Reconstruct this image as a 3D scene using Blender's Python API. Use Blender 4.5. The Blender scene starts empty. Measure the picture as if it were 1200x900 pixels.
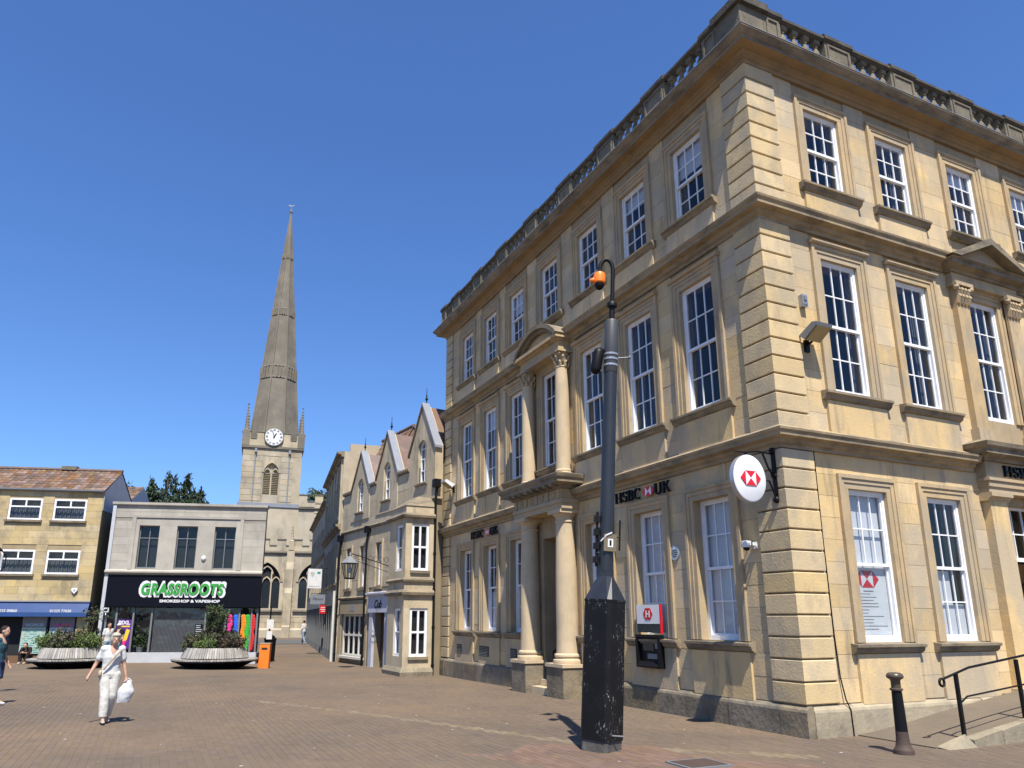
import bpy, bmesh, math, random
import numpy as np
from mathutils import Vector, Matrix
random.seed(7); rng = np.random.default_rng(7)
sc = bpy.context.scene
C = sc.collection
R = math.radians
# ------------------------------------------------------------------ camera
CAM = Vector((-9.641, -8.956, 1.8)); YAW, PITCH, ROLL = -0.4216, 0.2446, 0.004
fwd = Vector((-math.sin(YAW)*math.cos(PITCH), math.cos(YAW)*math.cos(PITCH), math.sin(PITCH)))
rt = Vector((math.cos(YAW), math.sin(YAW), 0)); up = rt.cross(fwd)
r2 = rt*math.cos(ROLL)+up*math.sin(ROLL); u2 = up*math.cos(ROLL)-rt*math.sin(ROLL)
cd = bpy.data.cameras.new('camera'); cam = bpy.data.objects.new('camera', cd); C.objects.link(cam)
cam.matrix_world = Matrix(((r2.x,u2.x,-fwd.x,CAM.x),(r2.y,u2.y,-fwd.y,CAM.y),(r2.z,u2.z,-fwd.z,CAM.z),(0,0,0,1)))
cd.sensor_width = 36; cd.lens = 844.5/1200*36
cd.shift_x = (600-567.5)/1200; cd.shift_y = (514.8-450)/1200
cd.clip_start = 0.1; cd.clip_end = 3000
sc.camera = cam
# ------------------------------------------------------------------ sky, sun, exposure
SUN_A, SUN_E = R(15), R(61)
sd = Vector((-math.sin(SUN_A)*math.cos(SUN_E), -math.cos(SUN_A)*math.cos(SUN_E), math.sin(SUN_E)))
w = bpy.data.worlds.new('World'); sc.world = w; w.use_nodes = True
nt = w.node_tree; bg = nt.nodes['Background']
sky = nt.nodes.new('ShaderNodeTexSky'); sky.sky_type = 'NISHITA'; sky.sun_disc = False
sky.sun_elevation = SUN_E; sky.sun_rotation = math.atan2(sd.x, sd.y)
sky.air_density = 1.2; sky.dust_density = 0.15; sky.ozone_density = 3.0; sky.altitude = 50
tint = nt.nodes.new('ShaderNodeMix'); tint.data_type = 'RGBA'; tint.blend_type = 'MULTIPLY'; tint.inputs[0].default_value = 1; tint.inputs[7].default_value = (.97, 1.38, 2.06, 1)   # camera white balance: a clear deep blue
nt.links.new(sky.outputs[0], tint.inputs[6]); nt.links.new(tint.outputs[2], bg.inputs[0]); bg.inputs[1].default_value = 0.05
ld = bpy.data.lights.new('sun', 'SUN'); ld.energy = 5.0; ld.angle = R(0.53); ld.color = (1.0, 0.94, 0.84)
lo = bpy.data.objects.new('sun', ld); C.objects.link(lo); lo.rotation_euler = sd.to_track_quat('Z', 'Y').to_euler(); lo.location = (0, 0, 60)
sc.view_settings.view_transform = 'Standard'; sc.view_settings.look = 'None'
sc.view_settings.gamma = 1.0; sc.view_settings.exposure = 0.76; sc.view_settings.use_curve_mapping = False
# ------------------------------------------------------------------ materials
def _n(t, k, **kw):
    n = t.nodes.new(k)
    for a, b in kw.items(): setattr(n, a, b)
    return n
def material(name, c1, c2=None, scale=1.5, rough=0.85, bump=0.15, bscale=40., var=0.0, stain=None, stain_amt=0.5, streak=(5,5,.5), spec=0.3, metallic=0.0, stain_lo=.52, stain_hi=.72, hue=0.0, grey=None):
    m = bpy.data.materials.new(name); m.use_nodes = True; t = m.node_tree; L = t.links.new
    b = t.nodes['Principled BSDF']; b.inputs['Roughness'].default_value = rough
    b.inputs['Specular IOR Level'].default_value = spec; b.inputs['Metallic'].default_value = metallic
    geo = _n(t, 'ShaderNodeNewGeometry'); pos = geo.outputs['Position']
    n1 = _n(t, 'ShaderNodeTexNoise'); n1.inputs['Scale'].default_value = scale; n1.inputs['Detail'].default_value = 7; n1.inputs['Roughness'].default_value = .62
    L(pos, n1.inputs['Vector'])
    mx = _n(t, 'ShaderNodeMix', data_type='RGBA'); c2 = c2 or tuple(x*.82 for x in c1)
    mx.inputs[6].default_value = (*c1, 1); mx.inputs[7].default_value = (*c2, 1)
    rp = _n(t, 'ShaderNodeMapRange'); rp.inputs[1].default_value = .36; rp.inputs[2].default_value = .64
    L(n1.outputs[0], rp.inputs[0]); L(rp.outputs[0], mx.inputs[0]); col = mx.outputs[2]
    if stain:
        mp = _n(t, 'ShaderNodeMapping'); mp.inputs['Scale'].default_value = streak; L(pos, mp.inputs['Vector'])
        n2 = _n(t, 'ShaderNodeTexNoise'); n2.inputs['Scale'].default_value = 1; n2.inputs['Detail'].default_value = 6; n2.inputs['Roughness'].default_value = .68; L(mp.outputs[0], n2.inputs['Vector'])
        r2_ = _n(t, 'ShaderNodeMapRange'); r2_.inputs[1].default_value = stain_lo; r2_.inputs[2].default_value = stain_hi; r2_.inputs[4].default_value = stain_amt
        L(n2.outputs[0], r2_.inputs[0])
        m2 = _n(t, 'ShaderNodeMix', data_type='RGBA'); m2.inputs[7].default_value = (*stain, 1)
        L(r2_.outputs[0], m2.inputs[0]); L(col, m2.inputs[6]); col = m2.outputs[2]
    if grey:      # broad weathered patches
        gc, ga, gs = grey; mp3 = _n(t, 'ShaderNodeMapping'); mp3.inputs['Scale'].default_value = (gs,gs,gs*.75); mp3.inputs['Location'].default_value = (3.1,7.7,1.3); L(pos, mp3.inputs['Vector'])
        n4 = _n(t, 'ShaderNodeTexNoise'); n4.inputs['Scale'].default_value = 1; n4.inputs['Detail'].default_value = 9; n4.inputs['Roughness'].default_value = .7; L(mp3.outputs[0], n4.inputs['Vector'])
        r4 = _n(t, 'ShaderNodeMapRange'); r4.inputs[1].default_value = .46; r4.inputs[2].default_value = .57; r4.inputs[4].default_value = ga; L(n4.outputs[0], r4.inputs[0])
        m4 = _n(t, 'ShaderNodeMix', data_type='RGBA'); m4.inputs[7].default_value = (*gc, 1); L(r4.outputs[0], m4.inputs[0]); L(col, m4.inputs[6]); col = m4.outputs[2]
    if var:
        oi = _n(t, 'ShaderNodeObjectInfo'); ad = _n(t, 'ShaderNodeMath', operation='ADD'); fr = _n(t, 'ShaderNodeMath', operation='FRACT')
        L(oi.outputs['Random'], ad.inputs[0]); L(geo.outputs['Random Per Island'], ad.inputs[1]); L(ad.outputs[0], fr.inputs[0])
        hs = _n(t, 'ShaderNodeHueSaturation')
        v = _n(t, 'ShaderNodeMapRange'); v.inputs[3].default_value = 1-var; v.inputs[4].default_value = 1+var; L(fr.outputs[0], v.inputs[0]); L(v.outputs[0], hs.inputs['Value'])
        f2 = _n(t, 'ShaderNodeMath', operation='MULTIPLY'); f2.inputs[1].default_value = 7.31; f3 = _n(t, 'ShaderNodeMath', operation='FRACT'); L(fr.outputs[0], f2.inputs[0]); L(f2.outputs[0], f3.inputs[0])
        s_ = _n(t, 'ShaderNodeMapRange'); s_.inputs[3].default_value = 1-var*1.3; s_.inputs[4].default_value = 1+var*.6; L(f3.outputs[0], s_.inputs[0]); L(s_.outputs[0], hs.inputs['Saturation'])
        if hue:
            h_ = _n(t, 'ShaderNodeMapRange'); h_.inputs[3].default_value = .5-hue; h_.inputs[4].default_value = .5+hue; L(f3.outputs[0], h_.inputs[0]); L(h_.outputs[0], hs.inputs['Hue'])
        L(col, hs.inputs['Color']); col = hs.outputs[0]
    L(col, b.inputs['Base Color'])
    if bump:
        n3 = _n(t, 'ShaderNodeTexNoise'); n3.inputs['Scale'].default_value = bscale; n3.inputs['Detail'].default_value = 5; L(pos, n3.inputs['Vector'])
        bp = _n(t, 'ShaderNodeBump'); bp.inputs['Strength'].default_value = bump; bp.inputs['Distance'].default_value = .02
        L(n3.outputs[0], bp.inputs['Height']); L(bp.outputs[0], b.inputs['Normal'])
    return m
def plain(name, c, rough=.5, spec=.4, metallic=0., bump=0.0, **k): return material(name, c, tuple(x*.88 for x in c), scale=3, rough=rough, spec=spec, metallic=metallic, bump=bump, **k)
def glass(name, tint, gl=1.0):
    m = bpy.data.materials.new(name); m.use_nodes = True; t = m.node_tree; L = t.links.new
    for n in list(t.nodes): t.nodes.remove(n)
    o = _n(t, 'ShaderNodeOutputMaterial'); tr = _n(t, 'ShaderNodeBsdfTransparent'); tr.inputs[0].default_value = (*tint, 1)
    g = _n(t, 'ShaderNodeBsdfGlossy'); g.inputs['Roughness'].default_value = .03; g.inputs[0].default_value = (.95,.97,1,1)
    fr = _n(t, 'ShaderNodeFresnel'); fr.inputs[0].default_value = 1.55
    mu = _n(t, 'ShaderNodeMath', operation='MULTIPLY'); mu.inputs[1].default_value = gl; geo = _n(t, 'ShaderNodeNewGeometry'); iv = _n(t, 'ShaderNodeMath', operation='SUBTRACT'); iv.inputs[0].default_value = gl; L(geo.outputs['Backfacing'], iv.inputs[1]); L(fr.outputs[0], mu.inputs[0]); L(iv.outputs[0], mu.inputs[1])
    n3 = _n(t, 'ShaderNodeTexNoise'); n3.inputs['Scale'].default_value = 2.2; n3.inputs['Detail'].default_value = 1; L(geo.outputs['Position'], n3.inputs['Vector'])
    bp = _n(t, 'ShaderNodeBump'); bp.inputs['Strength'].default_value = .5; bp.inputs['Distance'].default_value = .03; L(n3.outputs[0], bp.inputs['Height']); L(bp.outputs[0], g.inputs['Normal'])
    mx = _n(t, 'ShaderNodeMixShader'); L(mu.outputs[0], mx.inputs[0]); L(tr.outputs[0], mx.inputs[1]); L(g.outputs[0], mx.inputs[2]); L(mx.outputs[0], o.inputs[0])
    return m
def leafmat(name, c1, c2, var=.25):
    m = material(name, c1, c2, scale=2.5, rough=.6, bump=0, var=var, hue=.02)
    b = m.node_tree.nodes['Principled BSDF']; b.inputs['Subsurface Weight'].default_value = 0
    return m
M = {}
M['bath'] = material('bath_stone', (.60,.435,.215), (.485,.36,.195), scale=1.1, var=.10, stain=(.19,.16,.115), stain_amt=.8, streak=(3.0,3.0,.42), bump=.25, bscale=22, grey=((.385,.32,.225),.8,.7))
M['core'] = material('bath_stone_joint', (.38,.29,.17), (.30,.235,.15), stain=(.12,.1,.07), stain_amt=.5)
M['mould'] = material('bath_stone_moulding', (.48,.35,.185), (.38,.285,.17), scale=1.6, var=.05, stain=(.17,.14,.10), stain_amt=.65, streak=(3,3,1.1), bump=.2, bscale=30, grey=((.33,.28,.20),.6,1.0))
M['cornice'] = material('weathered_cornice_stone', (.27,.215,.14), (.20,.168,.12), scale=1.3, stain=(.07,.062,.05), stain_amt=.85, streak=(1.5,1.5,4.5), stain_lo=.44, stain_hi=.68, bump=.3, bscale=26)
M['stringm'] = material('string_course_stone', (.36,.275,.16), (.27,.215,.14), scale=1.4, stain=(.10,.086,.065), stain_amt=.75, streak=(1.6,1.6,5), stain_lo=.46, stain_hi=.68, bump=.3, bscale=26)  # stone toned slightly darker to add shade along the undersides
M['soffit'] = material('shade_toned_soffit_stone', (.30,.205,.105), (.23,.165,.095), scale=1.5, stain=(.10,.082,.058), stain_amt=.6, streak=(1.5,1.5,4), bump=.2)  # the shade under the cornice is put into this darker stone colour
M['soot'] = material('soot_black_coping_stone', (.085,.075,.058), (.05,.046,.038), scale=3, stain=(.17,.145,.10), stain_amt=.5, streak=(4,4,4), bump=.4, bscale=30)
M['parapet'] = material('lichen_dark_parapet_stone', (.19,.16,.108), (.125,.11,.08), scale=2.2, var=.08, stain=(.06,.055,.045), stain_amt=.7, streak=(5,5,3), bump=.4, bscale=30)
M['quoin'] = material('quoin_stone', (.60,.445,.225), (.50,.38,.205), scale=1.5, var=.10, stain=(.26,.215,.15), stain_amt=.55, streak=(2.6,2.6,1.2), bump=.25, bscale=24, grey=((.36,.305,.215),.7,.8))
M['plinth'] = material('plinth_stone', (.235,.19,.125), (.155,.128,.088), scale=2.2, var=.18, stain=(.09,.08,.062), stain_amt=.8, streak=(3,3,2.5), stain_lo=.45, bump=.6, bscale=14)
M['col'] = material('column_stone', (.53,.42,.27), (.46,.365,.24), scale=2, stain=(.27,.22,.15), stain_amt=.4, streak=(3,3,.8), bump=.15)
M['white'] = plain('white_paint', (.78,.79,.80), .45)
M['blind'] = material('white_window_board', (.74,.75,.77), (.66,.68,.71), scale=.8, rough=.6, bump=0)
M['curtain'] = material('grey_net_curtain', (.13,.135,.15), (.08,.085,.10), scale=2, rough=.9, bump=0)
M['glass'] = glass('window_glass', (.88,.89,.90), .8)
M['dark'] = plain('dark_interior', (.018,.019,.022), .9)
M['room'] = plain('room_plaster', (.09,.09,.095), .9)
M['black'] = plain('black_iron', (.006,.006,.007), .5, .2)
M['red'] = plain('red_sign', (.62,.012,.022), .35)
M['wood'] = material('dark_door_wood', (.07,.04,.022), (.04,.022,.013), scale=4, rough=.45, bump=.1)
M['lead'] = plain('lead_sheet', (.23,.245,.28), .6)
M['grey'] = plain('grey_metal', (.17,.18,.19), .5)
M['tile'] = material('clay_roof_tile', (.17,.085,.052), (.12,.08,.058), scale=1.5, var=.38, stain=(.27,.17,.07), stain_amt=.6, streak=(3,3,3), hue=.015, bump=.2)
# ------------------------------------------------------------------ mesh helpers
class MB:
    def __init__(s, F=None): s.v = []; s.f = []; s.F = F or Matrix.Identity(4)
    def add(s, vs, fs):
        o = len(s.v); s.v += [tuple(x) for x in vs]; s.f += [tuple(i+o for i in f) for f in fs]; return s
    def box(s, a0, a1, b0, b1, c0, c1):
        return s.add([(a0,b0,c0),(a1,b0,c0),(a1,b1,c0),(a0,b1,c0),(a0,b0,c1),(a1,b0,c1),(a1,b1,c1),(a0,b1,c1)],
                     [(0,3,2,1),(4,5,6,7),(0,1,5,4),(1,2,6,5),(2,3,7,6),(3,0,4,7)])
    def prism(s, poly, ax, t0, t1):
        n = len(poly)
        def P(p, t): return (t,p[0],p[1]) if ax == 'u' else ((p[0],t,p[1]) if ax == 'n' else (p[0],p[1],t))
        vs = [P(p,t0) for p in poly]+[P(p,t1) for p in poly]
        fs = [tuple(range(n))[::-1], tuple(range(n,2*n))]+[(i,(i+1)%n,n+(i+1)%n,n+i) for i in range(n)]
        return s.add(vs, fs)
    def lathe(s, prof, c=(0,0,0), n=12, ang=0., sq=1.0):
        vs = []; fs = []; k = len(prof)
        for r, z in prof:
            for i in range(n):
                a = ang+2*math.pi*i/n; vs.append((c[0]+r*math.cos(a), c[1]+r*sq*math.sin(a), c[2]+z))
        for j in range(k-1):
            for i in range(n): fs.append((j*n+i, j*n+(i+1)%n, (j+1)*n+(i+1)%n, (j+1)*n+i))
        fs.append(tuple(range(n))[::-1]); fs.append(tuple((k-1)*n+i for i in range(n)))
        return s.add(vs, fs)
    def tube(s, pts, rad, n=8, sq=1.0):
        pts = [Vector(p) for p in pts]; k = len(pts)
        if not isinstance(rad, (list, tuple)): rad = [rad]*k
        vs = []; fs = []; ref = None
        for j in range(k):
            d = (pts[min(j+1,k-1)]-pts[max(j-1,0)]); d = d.normalized() if d.length > 1e-9 else Vector((0,0,1))
            if ref is None: ref = Vector((1,0,0)) if abs(d.x) < .9 else Vector((0,1,0))
            a = (ref-d*ref.dot(d)).normalized(); b = d.cross(a); ref = a
            for i in range(n):
                t = 2*math.pi*i/n; vs.append(pts[j]+a*math.cos(t)*rad[j]+b*math.sin(t)*rad[j]*sq)
        for j in range(k-1):
            for i in range(n): fs.append((j*n+i, j*n+(i+1)%n, (j+1)*n+(i+1)%n, (j+1)*n+i))
        fs.append(tuple(range(n))[::-1]); fs.append(tuple((k-1)*n+i for i in range(n)))
        return s.add(vs, fs)
    def cap(s, p, q, r0, r1, n=10, sq=1.0):      # rounded limb
        p = Vector(p); q = Vector(q); d = (q-p).normalized(); pts = []; rr = []
        for a in (-90,-60,-30,0): pts.append(p+d*r0*math.sin(R(a))); rr.append(max(r0*math.cos(R(a)),.002))
        for a in (0,30,60,90): pts.append(q+d*r1*math.sin(R(a))); rr.append(max(r1*math.cos(R(a)),.002))
        return s.tube(pts, rr, n, sq)
    def ball(s, c, rx, ry, rz, n=14, m=9):
        return s.lathe([(max(math.sin(math.pi*j/(m-1)),.02), -math.cos(math.pi*j/(m-1))) for j in range(m)], n=n) and s._last(c, rx, ry, rz, n*m)
    def _last(s, c, rx, ry, rz, k):
        for i in range(len(s.v)-k, len(s.v)):
            x, y, z = s.v[i]; s.v[i] = (c[0]+x*rx, c[1]+y*ry, c[2]+z*rz)
        return s
    def sweep(s, path, prof, caps=True):     # plan path, outward = right-hand side of travel
        path = [Vector((p[0],p[1],0)) for p in path]; k = len(path); m = len(prof); vs = []
        ns = []
        for j in range(k-1):
            d = (path[j+1]-path[j]).normalized(); ns.append(Vector((d.y,-d.x,0)))
        for j in range(k):
            if j == 0: o = ns[0]
            elif j == k-1: o = ns[-1]
            else: o = (ns[j-1]+ns[j])/(1+ns[j-1].dot(ns[j]))
            for w_, z in prof: vs.append((path[j].x+o.x*w_, path[j].y+o.y*w_, z))
        fs = []
        for j in range(k-1):
            for i in range(m-1): fs.append((j*m+i, (j+1)*m+i, (j+1)*m+i+1, j*m+i+1))
            fs.append((j*m+m-1, (j+1)*m+m-1, (j+1)*m, j*m))
        if caps: fs.append(tuple(range(m))); fs.append(tuple((k-1)*m+i for i in range(m))[::-1])
        return s.add(vs, fs)
    def mesh(s, name, mat, smooth=None, recalc=True):
        vs = [s.F @ Vector(v) for v in s.v]
        lo = Vector([min(v[i] for v in vs) for i in range(3)]); hi = Vector([max(v[i] for v in vs) for i in range(3)])
        c = Vector(((lo.x+hi.x)/2, (lo.y+hi.y)/2, lo.z))
        me = bpy.data.meshes.new(name); me.from_pydata([v-c for v in vs], [], s.f)
        if recalc:
            bm = bmesh.new(); bm.from_mesh(me); bmesh.ops.recalc_face_normals(bm, faces=bm.faces); bm.to_mesh(me); bm.free()
        me.materials.append(M[mat] if isinstance(mat, str) else mat)
        if smooth is not None:
            me.shade_smooth(); me.set_sharp_from_angle(angle=R(smooth))
        return me, c
    def build(s, name, mat, parent=None, smooth=None, recalc=True, **props):
        me, c = s.mesh(name, mat, smooth, recalc)
        return link(name, me, parent, c, **props)
def link(name, me, parent=None, loc=(0,0,0), rot=None, scale=None, **props):
    o = bpy.data.objects.new(name, me); C.objects.link(o); o.location = loc
    if rot is not None: o.rotation_euler = rot
    if scale is not None: o.scale = scale
    if parent is not None:
        o.parent = parent; o.matrix_parent_inverse = parent.matrix_basis.inverted()
    for k, v in props.items(): o[k] = v
    return o
def thing(name, label, category, loc, group=None):
    o = link(name, None, None, loc, label=label, category=category)
    o.empty_display_size = .2
    if group: o['group'] = group
    return o
def copy_tree(o, parent=None):
    c = o.copy(); C.objects.link(c)
    if parent is not None: c.parent = parent
    for ch in o.children: copy_tree(ch, c)
    return c
def frame(o, ang_u, flip=False):       # local axes: u along the facade, n outward, z up. ang_u = heading of u (deg from +X)
    a = R(ang_u); u = Vector((math.cos(a), math.sin(a), 0)); n = Vector((u.y,-u.x,0))
    if flip: n = -n
    return Matrix(((u.x,n.x,0,o[0]),(u.y,n.y,0,o[1]),(0,0,1,o[2] if len(o) > 2 else 0),(0,0,0,1)))
_cubes = {}
def cube_mesh(mat):
    if mat not in _cubes:
        m = MB().box(-.5,.5,-.5,.5,-.5,.5); me = bpy.data.meshes.new('piece_'+mat); me.from_pydata(m.v, [], m.f); me.materials.append(M[mat]); _cubes[mat] = me
    return _cubes[mat]
def piece(name, mat, parent, F, a0, a1, b0, b1, c0, c1, **props):     # a box piece in a facade frame; alike pieces share one mesh
    c = F @ Vector(((a0+a1)/2, (b0+b1)/2, (c0+c1)/2)); rz = math.atan2(F[1][0], F[0][0])
    return link(name, cube_mesh(mat), parent, c, (0,0,rz), (a1-a0, b1-b0, c1-c0), **props)
def wall(F, u0, u1, z0, z1, holes, thick, out=0.0):    # wall sheet with rectangular openings, reveals and a back face
    us = sorted({u0,u1,*[h[0] for h in holes],*[h[1] for h in holes]}); zs = sorted({z0,z1,*[h[2] for h in holes],*[h[3] for h in holes]})
    m = MB(F); nu, nz = len(us)-1, len(zs)-1
    def solid(i, j):
        if i < 0 or j < 0 or i >= nu or j >= nz: return False
        a = (us[i]+us[i+1])/2; b = (zs[j]+zs[j+1])/2
        return not any(h[0] < a < h[1] and h[2] < b < h[3] for h in holes)
    o, q = out, out-thick
    for i in range(nu):
        for j in range(nz):
            if not solid(i, j): continue
            a, b, c, d = us[i], us[i+1], zs[j], zs[j+1]
            m.add([(a,o,c),(b,o,c),(b,o,d),(a,o,d)], [(0,1,2,3)]); m.add([(a,q,c),(b,q,c),(b,q,d),(a,q,d)], [(3,2,1,0)])
            if not solid(i-1,j): m.add([(a,o,c),(a,o,d),(a,q,d),(a,q,c)], [(0,1,2,3)])
            if not solid(i+1,j): m.add([(b,o,c),(b,q,c),(b,q,d),(b,o,d)], [(0,1,2,3)])
            if not solid(i,j-1): m.add([(a,o,c),(a,q,c),(b,q,c),(b,o,c)], [(0,1,2,3)])
            if not solid(i,j+1): m.add([(a,o,d),(b,o,d),(b,q,d),(a,q,d)], [(0,1,2,3)])
    return m
def courses(zones, holes, row, length, rnd):   # ashlar layout: list of (u0,u1,z0,z1) stones avoiding holes
    out = []
    for (u0, u1, z0, z1) in zones:
        n = max(1, round((z1-z0)/row)); h = (z1-z0)/n
        for j in range(n):
            a, b = z0+j*h, z0+(j+1)*h; segs = [(u0, u1)]
            for (p, q, r, s) in holes:
                if s <= a+.06 or r >= b-.06: continue
                new = []
                for (x, y) in segs:
                    if q <= x or p >= y: new.append((x, y)); continue
                    if p-x > .05: new.append((x, p))
                    if y-q > .05: new.append((q, y))
                segs = new
            for (x, y) in segs:
                k = max(1, round((y-x)/length)); cuts = [x+(y-x)*i/k for i in range(k+1)]
                for i in range(1, k): cuts[i] += rnd.uniform(-.3,.3)*(y-x)/k*(1 if j % 2 else -1)
                for i in range(k): out.append((cuts[i], cuts[i+1], a, b))
    return out
def lay(stones, F, mat, parent, name, plural, limit, depth=.02, gap=.005, out=0., camdist=True):
    sc_ = []
    for st in stones:
        c = F @ Vector(((st[0]+st[1])/2, out, (st[2]+st[3])/2)); d = (c-CAM).length; sc_.append((-(st[1]-st[0])*(st[3]-st[2])/d**2, st))
    sc_.sort(key=lambda x: x[0]); rest = MB(F)
    for i, (k, (a, b, c, d)) in enumerate(sc_):
        e = random.uniform(-.003,.003)
        if i < limit: piece(name, mat, parent, F, a+gap/2, b-gap/2, out-depth, out+e, c+gap/2, d-gap/2)
        else: rest.box(a+gap/2, b-gap/2, out-depth, out+e, c+gap/2, d-gap/2)
    if rest.v: rest.build(plural, mat, parent, recalc=False, kind='stuff')
def sash_window(F, parent, uc, z0, z1, hw, rec, cols=3, rows=(2,2), sill=.86, apron=None, arch=True, mats=('white','mould'), blind=None, hood=.0, curtain=True, lower=None):
    m = MB(F); o = -rec; fr = .065; zm = (z0+z1)/2
    m.box(uc-hw, uc-hw+fr, o-.10, o, z0, z1); m.box(uc+hw-fr, uc+hw, o-.10, o, z0, z1)
    m.box(uc-hw+fr, uc+hw-fr, o-.10, o, z1-fr, z1); m.box(uc-hw+fr, uc+hw-fr, o-.11, o-.002, z0, z0+.085)
    m.box(uc-hw+fr, uc+hw-fr, o-.075, o-.012, zm-.028, zm+.028)
    a0, a1 = uc-hw+fr, uc+hw-fr; panes = []
    for k, (b0, b1, dd) in enumerate(((zm+.028, z1-fr, .02), (z0+.085, zm-.028, .055))):
        r = rows[1-k]; st = .03; cols_ = cols
        if lower and k == 1: cols_, r = lower
        m.box(a0, a0+st, o-dd-.035, o-dd, b0, b1); m.box(a1-st, a1, o-dd-.035, o-dd, b0, b1)
        m.box(a0+st, a1-st, o-dd-.035, o-dd-.001, b1-st, b1) if k == 0 else m.box(a0+st, a1-st, o-dd-.035, o-dd-.001, b0, b0+st)
        c0, c1 = a0+st, a1-st; d0, d1 = (b0, b1-st) if k == 0 else (b0+st, b1)
        for i in range(1, cols_):
            x = c0+(c1-c0)*i/cols_; m.box(x-.012, x+.012, o-dd-.03, o-dd-.004, d0, d1)
        for j in range(1, r):
            y = d0+(d1-d0)*j/r; m.box(c0, c1, o-dd-.0285, o-dd-.006, y-.012, y+.012)
        for i in range(cols_):
            for j in range(r): panes.append((c0+(c1-c0)*i/cols_, c0+(c1-c0)*(i+1)/cols_, o-dd-.02, d0+(d1-d0)*j/r, d0+(d1-d0)*(j+1)/r))
    wobj = m.build('window', mats[0], parent)
    for (a, b, c, d, e) in panes: piece('pane', 'glass', wobj, F, a+.002, b-.002, c-.004, c, d+.002, e-.002)
    if arch:
        t = MB(F); ow = .25
        for (w0, w1, ou) in ((-.004, .10, .018), (.10, .18, .036), (.18, ow, .058)):
            bk = -rec-.02 if w0 < 0 else -.03
            t.box(uc-hw-w1, uc-hw-w0, bk, ou, z0, z1+w0); t.box(uc+hw+w0, uc+hw+w1, bk, ou, z0, z1+w0)
            t.box(uc-hw-w1, uc+hw+w1, bk, ou+.001, z1+w0, z1+w1)
        if hood: t.prism([(0,z1+ow),(.10,z1+ow+.01),(.12,z1+ow+.04),(.12,z1+ow+.07),(0,z1+ow+.10)], 'u', uc-hw-ow-.03, uc+hw+ow+.03)
        t.build('architrave', mats[1], wobj)
    if sill:
        t = MB(F); t.prism([(-rec-.02,z0-.002),(.15,z0-.03),(.15,z0-.075),(.11,z0-.09),(.09,z0-.15),(.03,z0-.19),(-.02,z0-.19),(-rec-.02,z0-.1)], 'u', uc-sill, uc+sill)
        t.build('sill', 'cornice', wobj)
    if apron: MB(F).box(uc-sill+.1, uc+sill-.1, -.03, .05, apron, z0-.19).build('apron_panel', 'bath', wobj)
    if blind:
        for (f0, f1, g0, g1) in blind:
            b = MB(F); k = 1
            for i in range(k):
                x0 = uc-hw+.05+(2*hw-.1)*(f0+(f1-f0)*i/k); x1 = uc-hw+.05+(2*hw-.1)*(f0+(f1-f0)*(i+1)/k); dz = 0
                b.box(x0, x1-.0, o-.14-dz, o-.12-dz, z0+(z1-z0)*g0, z0+(z1-z0)*g1)
            b.build('window_blind', 'blind', wobj)
    elif curtain:
        b = MB(F)
        for sgn in (-1, 1):
            wd = hw*random.uniform(.25,.55); k = 7
            for i in range(k):
                x = uc+sgn*(hw-.02-wd*i/k); b.box(min(x,x-sgn*wd/k*.9), max(x,x-sgn*wd/k*.9), o-.24-.02*(i % 2), o-.23-.02*(i % 2), z0+.05, z1-.05)
        b.build('curtain', 'curtain', wobj)
    return wobj
def arch_pts(uc, z0, zs, hw, pointed=True, n=8):     # outline of an arched opening: sill z0, springing zs
    pts = [(uc-hw, z0), (uc+hw, z0)]
    if pointed:
        rr = hw*2; a1 = math.acos(.5)
        for i in range(n+1): t = a1*i/n; pts.append((uc-hw+rr*math.cos(t)*1.0, zs+rr*math.sin(t)*.8))
        for i in range(n-1, -1, -1): t = a1*i/n; pts.append((uc+hw-rr*math.cos(t), zs+rr*math.sin(t)*.8))
    else:
        for i in range(2*n+1): t = math.pi*i/(2*n); pts.append((uc+hw*math.cos(t), zs+hw*math.sin(t)))
    return pts
def text_mesh(s, size, ext, mat, offset=0.0, shear=0.0, spacing=1.0, resolution=3):
    cu = bpy.data.curves.new('lettering', 'FONT'); cu.body = s; cu.size = size; cu.extrude = ext; cu.offset = offset; cu.shear = shear; cu.space_character = spacing; cu.align_x = 'CENTER'; cu.align_y = 'CENTER'; cu.resolution_u = resolution
    o = bpy.data.objects.new('lettering', cu); C.objects.link(o); dg = bpy.context.evaluated_depsgraph_get()
    me = bpy.data.meshes.new_from_object(o.evaluated_get(dg)); bpy.data.objects.remove(o); bpy.data.curves.remove(cu)
    me.materials.clear(); me.materials.append(M[mat]); return me
def text_on(name, s, size, mat, parent, F, u, out, z, ext=.006, width=None, height=None, **kw):
    props = {k: kw.pop(k) for k in ('label','category','group') if k in kw}
    me = text_mesh(s, size, ext, mat, **kw)
    co = np.array([v.co for v in me.vertices]); mn, mx = co.min(0), co.max(0); mid = (mn+mx)/2
    sx = (width/(mx[0]-mn[0])) if width else 1.0; sy = (height/(mx[1]-mn[1])) if height else (sx if width else 1.0)
    for v in me.vertices: v.co = ((v.co.x-mid[0])*sx, (v.co.y-mid[1])*sy, v.co.z)
    # text x -> viewer's right (for a frame where n is outward, right = z cross ... )
    n = Vector((F[0][1],F[1][1],0)); x = Vector((0,0,1)).cross(n); 
    p = F @ Vector((u, out, z)); mat4 = Matrix(((x.x,0,n.x,p.x),(x.y,0,n.y,p.y),(0,1,0,p.z),(0,0,0,1)))
    o = bpy.data.objects.new(name, me); C.objects.link(o); o.matrix_basis = mat4
    if parent is not None: o.parent = parent; o.matrix_parent_inverse = parent.matrix_basis.inverted()
    for k, v in props.items(): o[k] = v
    return o
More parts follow.
